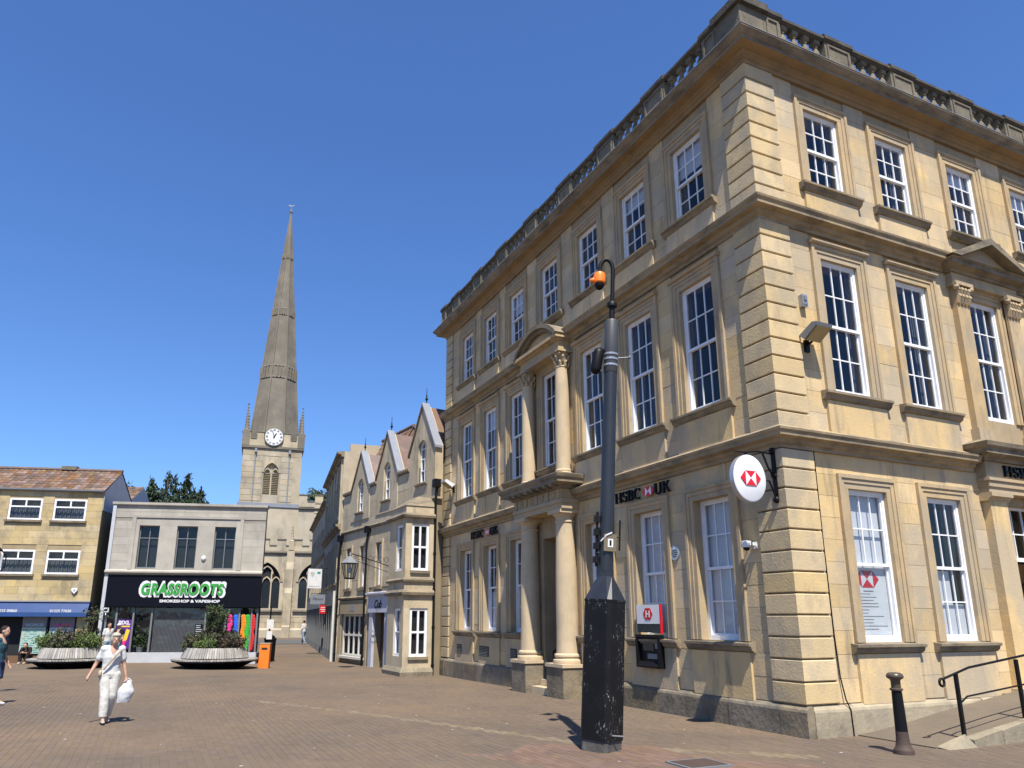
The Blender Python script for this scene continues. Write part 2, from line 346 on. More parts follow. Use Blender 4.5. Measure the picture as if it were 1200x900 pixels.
def gz(y, x=0.):
    def ss(a, b, x): t = min(1, max(0, (x-a)/(b-a))); return t*t*(3-2*t)
    return (-.13*ss(2,17,y)+.13*ss(30,56,y))*ss(-8,-3,x)
# ------------------------------------------------------------------ ground
M['ground'] = material('paving_ground', (.158,.112,.072), (.116,.089,.066), scale=.22, var=0, stain=(.082,.067,.055), stain_amt=.45, streak=(.55,.55,.55), stain_lo=.48, stain_hi=.7, rough=.9, bump=.25, bscale=9)
M['brick'] = material('paving_brick', (.158,.112,.072), (.116,.089,.066), scale=.22, var=.06, hue=.008, stain=(.082,.067,.055), stain_amt=.45, streak=(.7,.7,.7), stain_lo=.48, stain_hi=.7, rough=.9, bump=.3, bscale=45)
M['road'] = material('asphalt', (.10,.098,.094), (.08,.078,.076), scale=.8, rough=.95, bump=.3, bscale=30)
def gridmesh(name, xs, ys, zf, mat, **props):
    vs = [(x, y, zf(x, y)) for y in ys for x in xs]; nx = len(xs)
    fs = [(j*nx+i, j*nx+i+1, (j+1)*nx+i+1, (j+1)*nx+i) for j in range(len(ys)-1) for i in range(nx-1)]
    m = MB(); m.v = vs; m.f = fs; return m.build(name, mat, recalc=False, **props)
ys = [-800,-200,-60]+[-20+2*i for i in range(48)]+[80,100,140,300,1500]
ground = gridmesh('ground', [-900,-200,-60,-30,-15,-8,-7,-6,-5,-4,-3,0,15,30,60,200,900], ys, lambda x, y: gz(y, x), 'ground', kind='structure', label='brown brick paved market square')
# individual paving bricks near the camera: the largest in view as objects, the others as one carpet
BX, BY = .105, .21
cand = []
def project(p):
    d = p-CAM; zc = d.dot(fwd); return (567.5+844.5*d.dot(r2)/zc, 514.8-844.5*d.dot(u2)/zc, zc) if zc > .5 else (-9e9, 0, 0)
ix0, ix1 = int(-24/BX), int(9/BX); iy0, iy1 = int(-3/BY), int(17/BY)
for i in range(ix0, ix1):
    x = (i+.5)*BX
    for j in range(iy0, iy1):
        y = (j+.5)*BY+(BY/2 if i % 2 else 0)
        if x > -.12 and y > -.12: continue
        if x > .75 and -1.72 < y: continue
        u, v, zc = project(Vector((x, y, gz(y, x))))
        if zc > .5 and -40 < u < 1240 and 765 < v < 930: cand.append((zc, x, y, 0 <= u <= 1200 and v <= 900))
cand.sort(key=lambda c: c[0]-(100 if c[3] else 0))
bm_ = MB(); bm_.box(-.5,.5,-.5,.5,-1,0); 
bme = bpy.data.meshes.new('paving_brick'); 
b0, b1, tt = .5, .46, .0
bme.from_pydata([(-.5,-.5,-1),(.5,-.5,-1),(.5,.5,-1),(-.5,.5,-1),(-.5,-.5,-.25),(.5,-.5,-.25),(.5,.5,-.25),(-.5,.5,-.25),(-.46,-.48,0),(.46,-.48,0),(.46,.48,0),(-.46,.48,0)], [],
    [(0,1,5,4),(1,2,6,5),(2,3,7,6),(3,0,4,7),(4,5,9,8),(5,6,10,9),(6,7,11,10),(7,4,8,11),(8,9,10,11)]); bme.materials.append(M['brick'])
M['brickred'] = material('red_paving_brick', (.165,.102,.070), (.130,.086,.062), scale=.6, var=.12, hue=.01, rough=.9, bump=.3, bscale=45); M['brickpale'] = material('pale_paving_brick', (.19,.145,.088), (.15,.118,.078), scale=.8, var=.14, rough=.9, bump=.3, bscale=45)
bmr = bme.copy(); bmr.materials.clear(); bmr.materials.append(M['brickred']); bmp = bme.copy(); bmp.materials.clear(); bmp.materials.append(M['brickpale'])
SEAM = [(-7.2,8.6),(-5.7,5.9),(-4.9,4.1),(-3.75,1.35),(-2.9,.2),(-1.2,-1.2)]
def zone(x, y):
    if -5.0 < x+.5*y+.1 < -2.6+.2*math.sin(y*3) and -1.9 < y < .95+.25*math.sin(x*4): return 1
    for (a, b), (c, d) in zip(SEAM, SEAM[1:]):
        L2 = (c-a)**2+(d-b)**2; t = max(0, min(1, ((x-a)*(c-a)+(y-b)*(d-b))/L2))
        if math.hypot(x-a-t*(c-a), y-b-t*(d-b)) < .11: return 2
    return 0
ZV = [[],[],[]]; ZF = [[],[],[]]
for k, (zc, x, y, ins) in enumerate(cand):
    z = gz(y, x)+.0035+random.uniform(-.001,.001); sx, sy = BX-.0025, BY-.0025
    zn = zone(x, y)
    if k < 300:
        link('paving_brick', (bme,bmr,bmp)[zn], ground, (x, y, z), (0,0,random.uniform(-.01,.01)), (sx, sy, .02))
    else:
        rv, rf = ZV[zn], ZF[zn]; o = len(rv); tx, ty = random.uniform(-.003,.003), random.uniform(-.003,.003)
        for (a, b, c) in ((-.5,-.5,-1),(.5,-.5,-1),(.5,.5,-1),(-.5,.5,-1),(-.49,-.495,0),(.49,-.495,0),(.49,.495,0),(-.49,.495,0)): rv.append((x+a*sx, y+b*sy, z+c*.02+(a*tx*sx*3+b*ty*sy*2 if c == 0 else 0)))
        rf += [(o,o+1,o+5,o+4),(o+1,o+2,o+6,o+5),(o+2,o+3,o+7,o+6),(o+3,o,o+4,o+7),(o+4,o+5,o+6,o+7)]
for zn in range(3):
    me = bpy.data.meshes.new('paving_bricks'); me.from_pydata(ZV[zn], [], ZF[zn]); me.materials.append(M[('brick','brickred','brickpale')[zn]]); link('paving_bricks', me, ground, kind='stuff')
# chewing gum and litter flecks
M['fleck'] = plain('pale_fleck', (.42,.39,.34), .9)
fl = MB()
for _ in range(170):
    d = random.uniform(9,34); a = random.uniform(-.42,.95); x = CAM.x+d*math.sin(a); y = CAM.y+d*math.cos(a)
    if x > -.5 and y > -1.8: continue
    r = random.choice([.012,.015,.018,.022,.03])*(1.5 if random.random() < .12 else 1); zz = gz(y, x)+.006
    k = 7; a0 = random.random()*6
    pts = [(x+r*random.uniform(.6,1.2)*math.cos(a0+6.283*i/k), y+r*random.uniform(.6,1.2)*math.sin(a0+6.283*i/k), zz) for i in range(k)]
    fl.add(pts+[(p[0],p[1],zz+.002) for p in pts], [tuple(range(k,2*k))]+[(i,(i+1)%k,k+(i+1)%k,k+i) for i in range(k)])
fl.build('gum_flecks', 'fleck', None, recalc=False, kind='stuff', label='pale flecks of gum and litter on the paving', category='litter')
rd = gridmesh('road', [-30,-10,0,10,30], [47+1.5*i for i in range(8)], lambda x, y: gz(y, x)+.02, 'road', kind='structure', label='grey asphalt road in front of the church')
# manhole
mh = thing('manhole_cover', 'dark iron manhole cover in the paving at the bottom edge', 'manhole', (-3.0,-.9,.0))
MB().box(-3.36,-2.7,-1.25,-.72,.0,.021).build('cover', 'grey', mh); M['rust'] = plain('rusty_iron', (.07,.045,.035), .7, bump=.3)
MB().box(-3.32,-2.74,-1.21,-.76,.0,.024).build('plate', 'rust', mh)
# ------------------------------------------------------------------ bank
M['plinthr'] = material('pale_plinth_stone', (.38,.315,.205), (.29,.245,.17), scale=2, var=.08, stain=(.17,.145,.105), stain_amt=.7, streak=(2.5,2.5,2), bump=.45, bscale=16)
LEN, WID, TOP = 16.09, 12.9, 12.95
FL = frame((0,0,0), 90, True); FR = frame((0,0,0), 0)
bank = thing('bank_building', 'large three storey honey stone bank with quoins and balustrade at the corner', 'building', (0,0,0))
YW = [1.84,3.83,5.86,7.96,10.07,12.05,14.04]; XW = [2.0,4.1,6.44,8.79,10.88]
LV = [(1.44,4.10),(5.90,8.63),(10.22,12.02)]; SL = [.86,.88,.83]; HW = .5
holesL = [(y-HW,y+HW,z0,z1) for k,(z0,z1) in enumerate(LV) for y in YW if not (k == 0 and y == YW[3])]+[(YW[3]-.62,YW[3]+.62,.32,3.95)]
holesR = [(x-HW,x+HW,z0,z1) for k,(z0,z1) in enumerate(LV) for x in XW if not (k == 0 and x == XW[2])]+[(XW[2]-.72,XW[2]+.72,.62,4.1)]
wall(FL, 0, LEN, -.3, TOP, holesL, .42, -.02).build('wall', 'core', bank, recalc=False)
wall(FR, .0, WID, -.3, TOP, holesR, .42, -.02).build('wall', 'core', bank, recalc=False)
m = MB(); m.box(WID-.3,WID-.001,.02,LEN,-.3,TOP); m.box(.02,WID-.3,LEN-.3,LEN-.001,-.3,TOP); m.build('rear_wall', 'core', bank)
m = MB(); m.box(.05,WID-.02,.05,LEN-.02,TOP-.1,TOP+.04); m.build('roof', 'lead', bank)
m = MB(); m.box(.44,WID-.3,.44,LEN-.3,4.75,4.85); m.box(.44,WID-.3,.44,LEN-.3,9.2,9.3); m.box(3.6,3.7,.5,LEN-.3,-.1,TOP-.2); m.box(.5,WID-.3,4.0,4.1,-.1,TOP-.2); m.box(.44,WID-.3,.44,LEN-.3,-.2,-.1); m.build('interior_partition', 'room', bank)
def excl(cs, LVs, skip):
    h = []
    for k, (z0, z1) in enumerate(LVs):
        for c in cs:
            if (k, c) == skip: continue
            base = (.5, 5.05, 9.55)[k]
            h += [(c-HW-.25, c+HW+.25, z0, z1+.25), (c-SL[k]+.1, c+SL[k]-.1, base, z0)]
    return h
zones = [(.49,4.70),(5.04,9.12),(9.52,12.56)]
exL = excl(YW, LV, (0,YW[3]))+[(YW[3]-1.0,YW[3]+1.0,0,4.6)]
exR = excl(XW, LV, (0,XW[2]))+[(XW[2]-1.15,XW[2]+1.15,0,4.72)]
stL = courses([(.66,LEN-.62,a,b) for a,b in zones], exL, .40, .95, random); stR = courses([(.68,WID-.02,a,b) for a,b in zones], exR, .40, .95, random)
lay(stR, FR, 'bath', bank, 'ashlar_stone', 'ashlar_stones', 140, .018)
lay(stL, FL, 'bath', bank, 'ashlar_stone', 'ashlar_stones', 160, .018)
# quoins: chamfered blocks wrapping the corner
def quoin_mesh(x0, x1, y0, y1, h, ch=.014):
    m = MB(); a = [(x0,y0),(x1,y0),(x1,y1),(x0,y1)]; b = [(x0+ch,y0+ch),(x1,y0+ch),(x1,y1),(x0+ch,y1)]
    v = [(p[0],p[1],0) for p in b]+[(p[0],p[1],ch) for p in a]+[(p[0],p[1],h-ch) for p in a]+[(p[0],p[1],h) for p in b]
    m.add(v, [(3,2,1,0),(12,13,14,15)]+[(k*4+i,k*4+(i+1)%4,k*4+4+(i+1)%4,k*4+4+i) for k in range(3) for i in range(4)])
    me = bpy.data.meshes.new('quoin_stone'); me.from_pydata(m.v, [], m.f); me.materials.append(M['quoin']); return me
for (a, b, n) in ((.50,4.71,12),(5.04,9.13,12),(9.53,12.57,9)):
    h = (b-a)/n; qm = quoin_mesh(-.05,.70,-.05,.62,h-.026); qf = quoin_mesh(-.05,.40,LEN-.60,LEN+.03,h-.026); qr = quoin_mesh(WID-.7, WID+.03, -.05, .4, h-.026)
    for i in range(n):
        link('quoin_stone', qm, bank, (0,0,a+i*h)); link('quoin_stone', qf, bank, (0,0,a+i*h)); link('quoin_stone', qr, bank, (0,0,a+i*h))
# plinth: separate stones with a weathered sloping top
def plinth(F, u0, u1, first, mat='plinth'):
    u = u0; i = 0
    while u < u1-.05:
        w_ = min(random.uniform(.55,1.25), u1-u)
        if u1-(u+w_) < .3: w_ = u1-u
        q = random.uniform(-.008,.008); t = .47+random.uniform(-.006,.006)
        m = MB(F); m.prism([(-.05,-.3),(.10+q,-.3),(.10+q,t-.09),(.085+q,t-.05),(.02,t),(-.05,t)], 'u', u+.004, u+w_-.004); m.build('plinth_stone', mat, bank); u += w_
plinth(FL, -.10, YW[3]-1.35, True); plinth(FL, YW[3]+1.35, LEN, False); plinth(FR, .051, XW[2]-1.1, False, 'plinthr'); plinth(FR, XW[2]+1.1, WID, False, 'plinthr')
# string courses and main cornice
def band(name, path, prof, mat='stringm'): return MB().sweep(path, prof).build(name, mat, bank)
PA = 1.13; PB = 1.32
s1 = [(-.03,4.70),(.05,4.70),(.06,4.76),(.11,4.79),(.13,4.84),(.24,4.87),(.245,4.93),(.275,4.96),(.28,5.0),(.14,5.05),(0,5.13),(-.03,5.13)]
s2 = [(-.03,9.10),(.04,9.10),(.05,9.16),(.10,9.19),(.12,9.24),(.13,9.26),(.26,9.28),(.265,9.35),(.30,9.39),(.31,9.43),(-.03,9.53)]
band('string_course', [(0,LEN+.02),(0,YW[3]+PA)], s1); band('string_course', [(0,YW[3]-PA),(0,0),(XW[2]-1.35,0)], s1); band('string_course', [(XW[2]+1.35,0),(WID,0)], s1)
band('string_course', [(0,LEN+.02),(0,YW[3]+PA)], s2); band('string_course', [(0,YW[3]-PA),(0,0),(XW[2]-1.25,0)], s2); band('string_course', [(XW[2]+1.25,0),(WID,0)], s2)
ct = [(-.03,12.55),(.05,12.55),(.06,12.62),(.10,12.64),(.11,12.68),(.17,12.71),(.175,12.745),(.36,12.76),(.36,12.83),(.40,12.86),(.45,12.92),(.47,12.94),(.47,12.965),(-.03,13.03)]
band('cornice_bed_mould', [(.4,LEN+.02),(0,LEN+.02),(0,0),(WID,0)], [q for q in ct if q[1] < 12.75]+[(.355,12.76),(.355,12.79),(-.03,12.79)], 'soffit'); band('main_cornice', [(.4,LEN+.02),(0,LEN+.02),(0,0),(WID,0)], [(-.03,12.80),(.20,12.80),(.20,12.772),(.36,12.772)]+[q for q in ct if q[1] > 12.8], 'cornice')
band('cornice_lead_flashing', [(.4,LEN+.02),(0,LEN+.02),(0,0),(WID,0)], [(.2,13.015),(.478,12.968),(.482,12.972),(.478,12.984),(.2,13.03)], 'lead')
# balustrade
def balustrade(F, L0, L1, first):
    o0, o1 = .08, .27
    def pier(a, b, big=0):
        m = MB(F); m.box(a, b, o0-.02, o1+.02, 12.98, 13.64); m.build('balustrade_pier', 'parapet', bank)
        t = MB(F); t.box(a+.1, b-.1, o1+.02, o1+.032, 13.12, 13.46); 
        f = .05
        for (x0, x1, z0, z1) in ((a+.1,b-.1,13.12,13.15),(a+.1,b-.1,13.43,13.46),(a+.1,a+.13,13.15,13.43),(b-.13,b-.1,13.15,13.43)): pass
        t = MB(F); t.box(a+.06,b-.06,o1+.02,o1+.045,13.14,13.18); t.box(a+.06,b-.06,o1+.02,o1+.045,13.54,13.58); t.box(a+.06,a+.11,o1+.02,o1+.044,13.18,13.54); t.box(b-.11,b-.06,o1+.02,o1+.044,13.18,13.54); t.build('pier_panel_frame', 'parapet', bank)
        t = MB(F); t.prism([(o0-.04,13.64),(o1+.04,13.64),(o1+.05,13.66),(o1+.08,13.68),(o1+.08,13.76),(o1+.05,13.80),(o0-.07,13.80),(o0-.07,13.68)], 'u', a-.03, b+.03); t.build('pier_cap', 'soot', bank)
    def rail(a, b):
        MB(F).box(a, b, o0, o1, 12.98, 13.16).build('base_rail', 'parapet', bank)
        MB(F).prism([(o0,13.64),(o1,13.64),(o1+.02,13.66),(o1+.05,13.67),(o1+.05,13.73),(o1+.02,13.76),(o0-.02,13.76),(o0-.02,13.67)], 'u', a, b).build('top_rail', 'soot', bank)
    pier(first, .80)
    u = .80; P = 2.02
    while u < L1-.5:
        v = min(u+1.25, L1-.5); rail(u, v)
        for i in range(4):
            c = F @ Vector((u+(v-u)*(i+.5)/4, (o0+o1)/2, 13.155)); link('baluster', BAL, bank, c)
        w_ = min(v+.77, L1); pier(v, w_); u = w_
bb = MB(); bb.lathe([(.085,0),(.085,.035),(.05,.05),(.062,.075),(.084,.12),(.086,.16),(.072,.21),(.047,.27),(.04,.31),(.055,.325),(.055,.34),(.042,.35),(.05,.385)], n=10); bb.box(-.075,.075,-.075,.075,.385,.49)
BAL, _ = bb.mesh('baluster', 'parapet', 40); BAL.transform(Matrix.Translation((0,0,0)))
MB().box(-.29,.34,-.29,.34,12.975,13.65).build('corner_pier', 'parapet', bank)
MB().box(-.38,.42,-.38,.42,13.65,13.81).build('corner_pier_cap', 'soot', bank)
t = MB()
for F in (FL, FR): t.F = Matrix.Identity(4)
balustrade(FR, 0, WID, .345); balustrade(FL, 0, LEN-.02, .345)
# windows
for k, (z0, z1) in enumerate(LV):
    base = (.46, 5.02, 9.48)[k]
    for i, y in enumerate(YW):
        if k == 0 and i == 3: continue
        bl = None
        if k == 0 and i == 0: bl = [(0,1,0,1)]
        if k == 0 and i == 1: bl = [(0,1,0,1)]
        if k == 0 and i == 5: bl = [(0,1,0,.45)]
        if k > 0 and (k,i) in ((2,0),(2,1),(1,5),(2,4)): bl = [(0,1,(.62,.75,.82,.7)[i%4],1)]
        sash_window(FL, bank, y, z0, z1, HW, .07 if k else .17, sill=SL[k], apron=None if i == 3 else base, blind=bl, hood=(k == 1))
    for i, x in enumerate(XW):
        if k == 0 and i == 2: continue
        bl = None
        if k == 0 and i == 0: bl = [(0,1,0,1)]
        if k == 0 and i == 1: bl = [(0,1,0,.25),(0,.62,.25,.48)]
        if (k,i) in ((2,2),(2,3)): bl = [(0,1,.78,1)]
        sash_window(FR, bank, x, z0, z1, HW, .05 if k else .06, sill=None if (k == 1 and i == 2) else SL[k], apron=None if i == 2 else base, blind=bl, hood=(k == 1), lower=(1,1) if (k == 0 and i == 0) else None)
# ---- left portico
def capital(F, u, out, z0, z1, r, name='capital', flat=False):
    m = MB(F); h = z1-z0
    m.lathe([(r*.95,z0),(r*1.08,z0+.02),(r*.95,z0+.04),(r*.98,z0+h*.4),(r*1.25,z0+h*.8),(r*1.3,z0+h*.86)], (u,out,0), 12)
    m.box(u-r*1.55, u+r*1.55, out-r*1.55, out+r*1.55, z0+h*.87, z1)
    for ring, (zz, rr, s) in enumerate(((z0+h*.12, r*1.05, 1.0),(z0+h*.42, r*1.2, 1.0))):
        for i in range(8):
            a = 2*math.pi*(i+.5*ring)/8; c, s_ = math.cos(a), math.sin(a)
            m.tube([(u+c*rr*.95,out+s_*rr*.95,zz-.05),(u+c*rr*1.08,out+s_*rr*1.08,zz+h*.12),(u+c*rr*1.3,out+s_*rr*1.3,zz+h*.2),(u+c*rr*1.33,out+s_*rr*1.33,zz+h*.12)], [r*.22,r*.26,r*.2,r*.07], 6)
    for a in (45,135,225,315):
        c, s_ = math.cos(R(a)), math.sin(R(a)); m.ball((u+c*r*1.65,out+s_*r*1.65,z0+h*.76), r*.27, r*.27, r*.27, 8, 6)
    return m.build(name, 'mould', bank, smooth=50)
PY = YW[3]
for sg in (-1, 1):
    c = PY+sg*.97
    MB(FL).box(c-.40,c+.40,-.05,.60,-.3,.68).build('column_pedestal', 'plinth', bank)
    MB(FL).box(c-.43,c+.43,-.05,.63,.68,.76).build('pedestal_cap', 'col', bank)
    MB(FL).lathe([(.36,.76),(.37,.80),(.36,.85),(.315,.87),(.31,.90),(.335,.93),(.33,.97),(.285,1.0),(.275,1.3),(.272,2.2),(.262,3.0),(.24,3.9),(.232,4.18),(.255,4.2),(.255,4.23),(.232,4.25),(.235,4.32),(.30,4.40),(.31,4.42)], (c,.22,0), 20).build('column', 'col', bank, smooth=35)
    MB(FL).box(c-.33,c+.33,-.04,.54,4.42,4.52).build('column_abacus', 'col', bank)
    MB(FL).lathe([(.26,5.40),(.27,5.44),(.26,5.48),(.22,5.5),(.23,5.55),(.205,5.58),(.197,5.9),(.195,6.8),(.182,7.7),(.168,8.36),(.185,8.38),(.17,8.4)], (c,.22,0), 18).build('upper_column', 'col', bank, smooth=35)
    capital(FL, c, .20, 8.38, 8.84, .165)
m = MB(FL); m.box(PY-1.34,PY+1.34,-.04,.52,4.52,4.66); m.box(PY-1.36,PY+1.36,-.04,.55,4.66,4.76); m.box(PY-1.32,PY+1.32,-.04,.50,4.76,5.03); m.build('portico_entablature', 'mould', bank)
for i in range(9):
    u = PY-1.2+i*.3
    if i % 2 == 0: MB(FL).box(u-.05,u+.05,.5,.53,4.78,5.03).build('triglyph', 'mould', bank)
    else: m = MB(FL); m.F = FL @ Matrix.Translation((u,.5,4.9)) @ Matrix.Rotation(R(-90),4,'X'); m.lathe([(.085,0),(.085,.02),(.06,.022),(.055,.01),(.02,.025)], n=14); m.build('roundel', 'mould', bank)
pr = [(0,5.03),(.06,5.03),(.08,5.08),(.14,5.10),(.30,5.14),(.30,5.22),(.34,5.26),(.36,5.33),(.36,5.36),(0,5.42)]
MB(FL).sweep([(PY-1.34,-.02),(PY-1.34,.5),(PY+1.34,.5),(PY+1.34,-.02)][::-1] if False else [(PY+1.34,-.02),(PY+1.34,.5),(PY-1.34,.5),(PY-1.34,-.02)][::-1], [(-w_,z) for w_,z in pr]).build('portico_cornice', 'cornice', bank)
for i in range(8): MB(FL).box(PY-1.25+i*.345-.05,PY-1.25+i*.345+.05,.56,.80,5.06,5.14).build('mutule', 'cornice', bank)
MB(FL).box(PY-1.36,PY+1.36,-.03,.52,5.36,5.405).build('portico_top_slab', 'cornice', bank)
# upper aedicule: entablature and segmental pediment
m = MB(FL); m.box(PY-1.14,PY+1.14,-.04,.40,8.84,8.94); m.box(PY-1.12,PY+1.12,-.04,.38,8.94,9.12); m.box(PY-1.18,PY+1.18,-.04,.44,9.12,9.17); m.box(PY-1.25,PY+1.25,-.04,.55,9.17,9.26); m.build('aedicule_entablature', 'mould', bank)
pts = []; hwp = 1.27; rise = .58; rad = (hwp*hwp+rise*rise)/(2*rise); a1 = math.asin(hwp/rad); NA = 16
def arc(rd, n=NA): return [(PY+rd*math.sin(-a1+2*a1*i/n), 9.27+rise-rad+rd*math.cos(-a1+2*a1*i/n)) for i in range(n+1)]
inner = [(p[0], max(p[1],9.262)) for p in arc(rad-.20)]
MB(FL).prism(inner, 'n', -.04, .34).build('tympanum', 'mould', bank)
for (ra, rb, ou) in ((rad-.10,rad+.02,.57),(rad-.20,rad-.101,.46)):
    A, B = arc(rb), arc(ra); m = MB(FL)
    for i in range(NA): m.prism([A[i],A[i+1],B[i+1],B[i]], 'n', -.04, ou)
    m.build('segmental_pediment', 'cornice', bank)
# door recess with steps
m = MB(FL); m.box(PY-.62,PY+.62,-.9,-.86,.3,3.95); m.build('door', 'wood', bank)
m = MB(FL)
for sg in (-1, 1):
    for (z0, z1) in ((.5,1.5),(1.65,2.9),(3.0,3.7)): m.box(PY+sg*.32-.22,PY+sg*.32+.22,-.86,-.84,z0,z1)
m.build('door_panel', 'wood', bank)
m = MB(FL); m.box(PY-.64,PY-.62,-.9,-.44,.3,3.95); m.box(PY+.62,PY+.64,-.9,-.44,.3,3.95); m.box(PY-.64,PY+.64,-.9,-.44,3.95,3.99); m.build('door_lining', 'mould', bank)
for i, (o_, z_) in enumerate(((.45,-.3),(.18,.14),(-.1,.30))): MB(FL).box(PY-.54,PY+.54,-.9+.001*i,o_,z_,(.13,.29,.42)[i]).build('step', 'col', bank)
m = MB(FL); m.tube([(PY-.45,.35,1.0),(PY-.45,-.6,1.55)], .022, 8); m.tube([(PY-.45,.33,0.1),(PY-.45,.33,1.0)], .018, 8); m.build('door_handrail', 'black', bank)
for u, wd in ((10.31,.2),(12.38,.36),(14.41,.2)):
    m = MB(FL); m.box(u-wd,u+wd,.045,.062,.68,.98)
    v = m.build('wall_vent', 'black', bank)
    for j in range(6): MB(FL).box(u-wd+.02,u+wd-.02,.062,.072,.70+j*.045,.72+j*.045).build('slat', 'grey', v)
# ---- right centre bay
PX_ = XW[2]
for sg in (-1, 1):
    c = PX_+sg*.88
    MB(FR).box(c-.2,c+.2,-.02,.12,5.62,8.36).build('pilaster', 'mould', bank); MB(FR).box(c-.25,c+.25,-.02,.17,5.36,5.62).build('pilaster_base', 'mould', bank)
    m = MB(FR); m.box(c-.2,c+.2,-.02,.13,8.36,8.82); m.box(c-.29,c+.29,-.02,.22,8.78,8.86)
    for r_, zz in ((0,8.44),(1,8.6)):
        for i in range(4): x = c-.165+i*.11+(.0 if r_ else .0); m.tube([(x,.12,zz-.05),(x,.16,zz+.06),(x,.20,zz+.11),(x,.215,zz+.07)], [.05,.055,.045,.02], 6)
    for s2_ in (-1,1): m.ball((c+s2_*.24,.18,8.73), .065, .065, .065, 8, 6)
    m.build('pilaster_capital', 'mould', bank, smooth=50)
    MB(FR).box(c+sg*.0-.27,c+.27,-.02,.16,.3,4.12).build('door_pilaster', 'bath', bank); MB(FR).prism([(-.02,4.12),(.17,4.12),(.2,4.17),(.26,4.2),(.26,4.28),(-.02,4.28)], 'u', c-.34, c+.34).build('door_pilaster_capital', 'mould', bank)
m = MB(FR); m.box(PX_-1.18,PX_+1.18,-.02,.2,4.28,4.40); m.box(PX_-1.2,PX_+1.2,-.02,.23,4.40,4.52); m.box(PX_-1.22,PX_+1.22,-.02,.26,4.52,4.58); m.box(PX_-1.17,PX_+1.17,-.02,.19,4.58,4.92); m.build('door_entablature', 'mould', bank)
MB().sweep([(PX_-1.2,.02),(PX_-1.2,-.2),(PX_+1.2,-.2),(PX_+1.2,.02)], [(0,4.92),(.05,4.92),(.08,4.98),(.22,5.03),(.22,5.12),(.28,5.17),(.30,5.25),(0,5.36)]).build('door_cornice', 'cornice', bank)
MB(FR).box(PX_-1.2,PX_+1.2,-.02,.2,5.24,5.355).build('door_cornice_top', 'cornice', bank)
m = MB(FR); m.box(PX_-1.15,PX_+1.15,-.02,.15,8.86,8.97); m.box(PX_-1.13,PX_+1.13,-.02,.13,8.97,9.10); m.build('window_entablature', 'mould', bank)
MB().sweep([(PX_-1.15,.02),(PX_-1.15,-.13),(PX_+1.15,-.13),(PX_+1.15,.02)], [(0,9.10),(.04,9.10),(.06,9.15),(.22,9.2),(.22,9.27),(.28,9.31),(0,9.35)]).build('pediment_cornice', 'cornice', bank)
pa = [(PX_-1.45,9.33),(PX_+1.45,9.33),(PX_,10.02)]
MB(FR).prism([(PX_-1.2,9.34),(PX_+1.2,9.34),(PX_,9.88)], 'n', -.02, .18).build('pediment_tympanum', 'mould', bank)
for sg in (-1, 1): MB(FR).prism([(PX_+sg*1.45,9.35),(PX_,10.02),(PX_,9.86),(PX_+sg*1.15,9.35)], 'n', -.02, .42).build('raking_cornice', 'cornice', bank)
m = MB(FR); m.box(PX_-.72,PX_+.72,-.5,-.46,.6,3.0); m.build('door', 'wood', bank)
m = MB(FR); m.box(PX_-.72,PX_+.72,-.2,-.14,2.98,3.06); m.box(PX_-.72,PX_-.66,-.2,-.14,3.06,4.1); m.box(PX_+.66,PX_+.72,-.2,-.14,3.06,4.1); m.box(PX_-.66,PX_+.66,-.2,-.14,4.04,4.1)
for i in (1,2,3): m.box(PX_-.72+i*.36-.012,PX_-.72+i*.36+.012,-.19,-.16,3.06,4.04)
m.box(PX_-.66,PX_+.66,-.188,-.162,3.53,3.555); fan = m.build('fanlight', 'white', bank)
for i in range(4):
    for j in range(2): piece('pane', 'glass', fan, FR, PX_-.70+i*.355, PX_-.70+(i+1)*.345, -.18, -.176, 3.07+j*.49, 3.52+j*.5)
MB(FR).box(PX_-1.2,PX_+1.2,-.05,.9,-.2,.58).build('door_step', 'col', bank)
# black cable down the wall beside the quoins
m = MB(FR); m.tube([(.73,.03,4.69),(.735,.025,3.2),(.75,.025,1.6),(.78,.03,.9),(.82,.06,.55),(.84,.115,.40),(.85,.115,0)], .011, 6); m.build('wall_cable', 'black', bank)
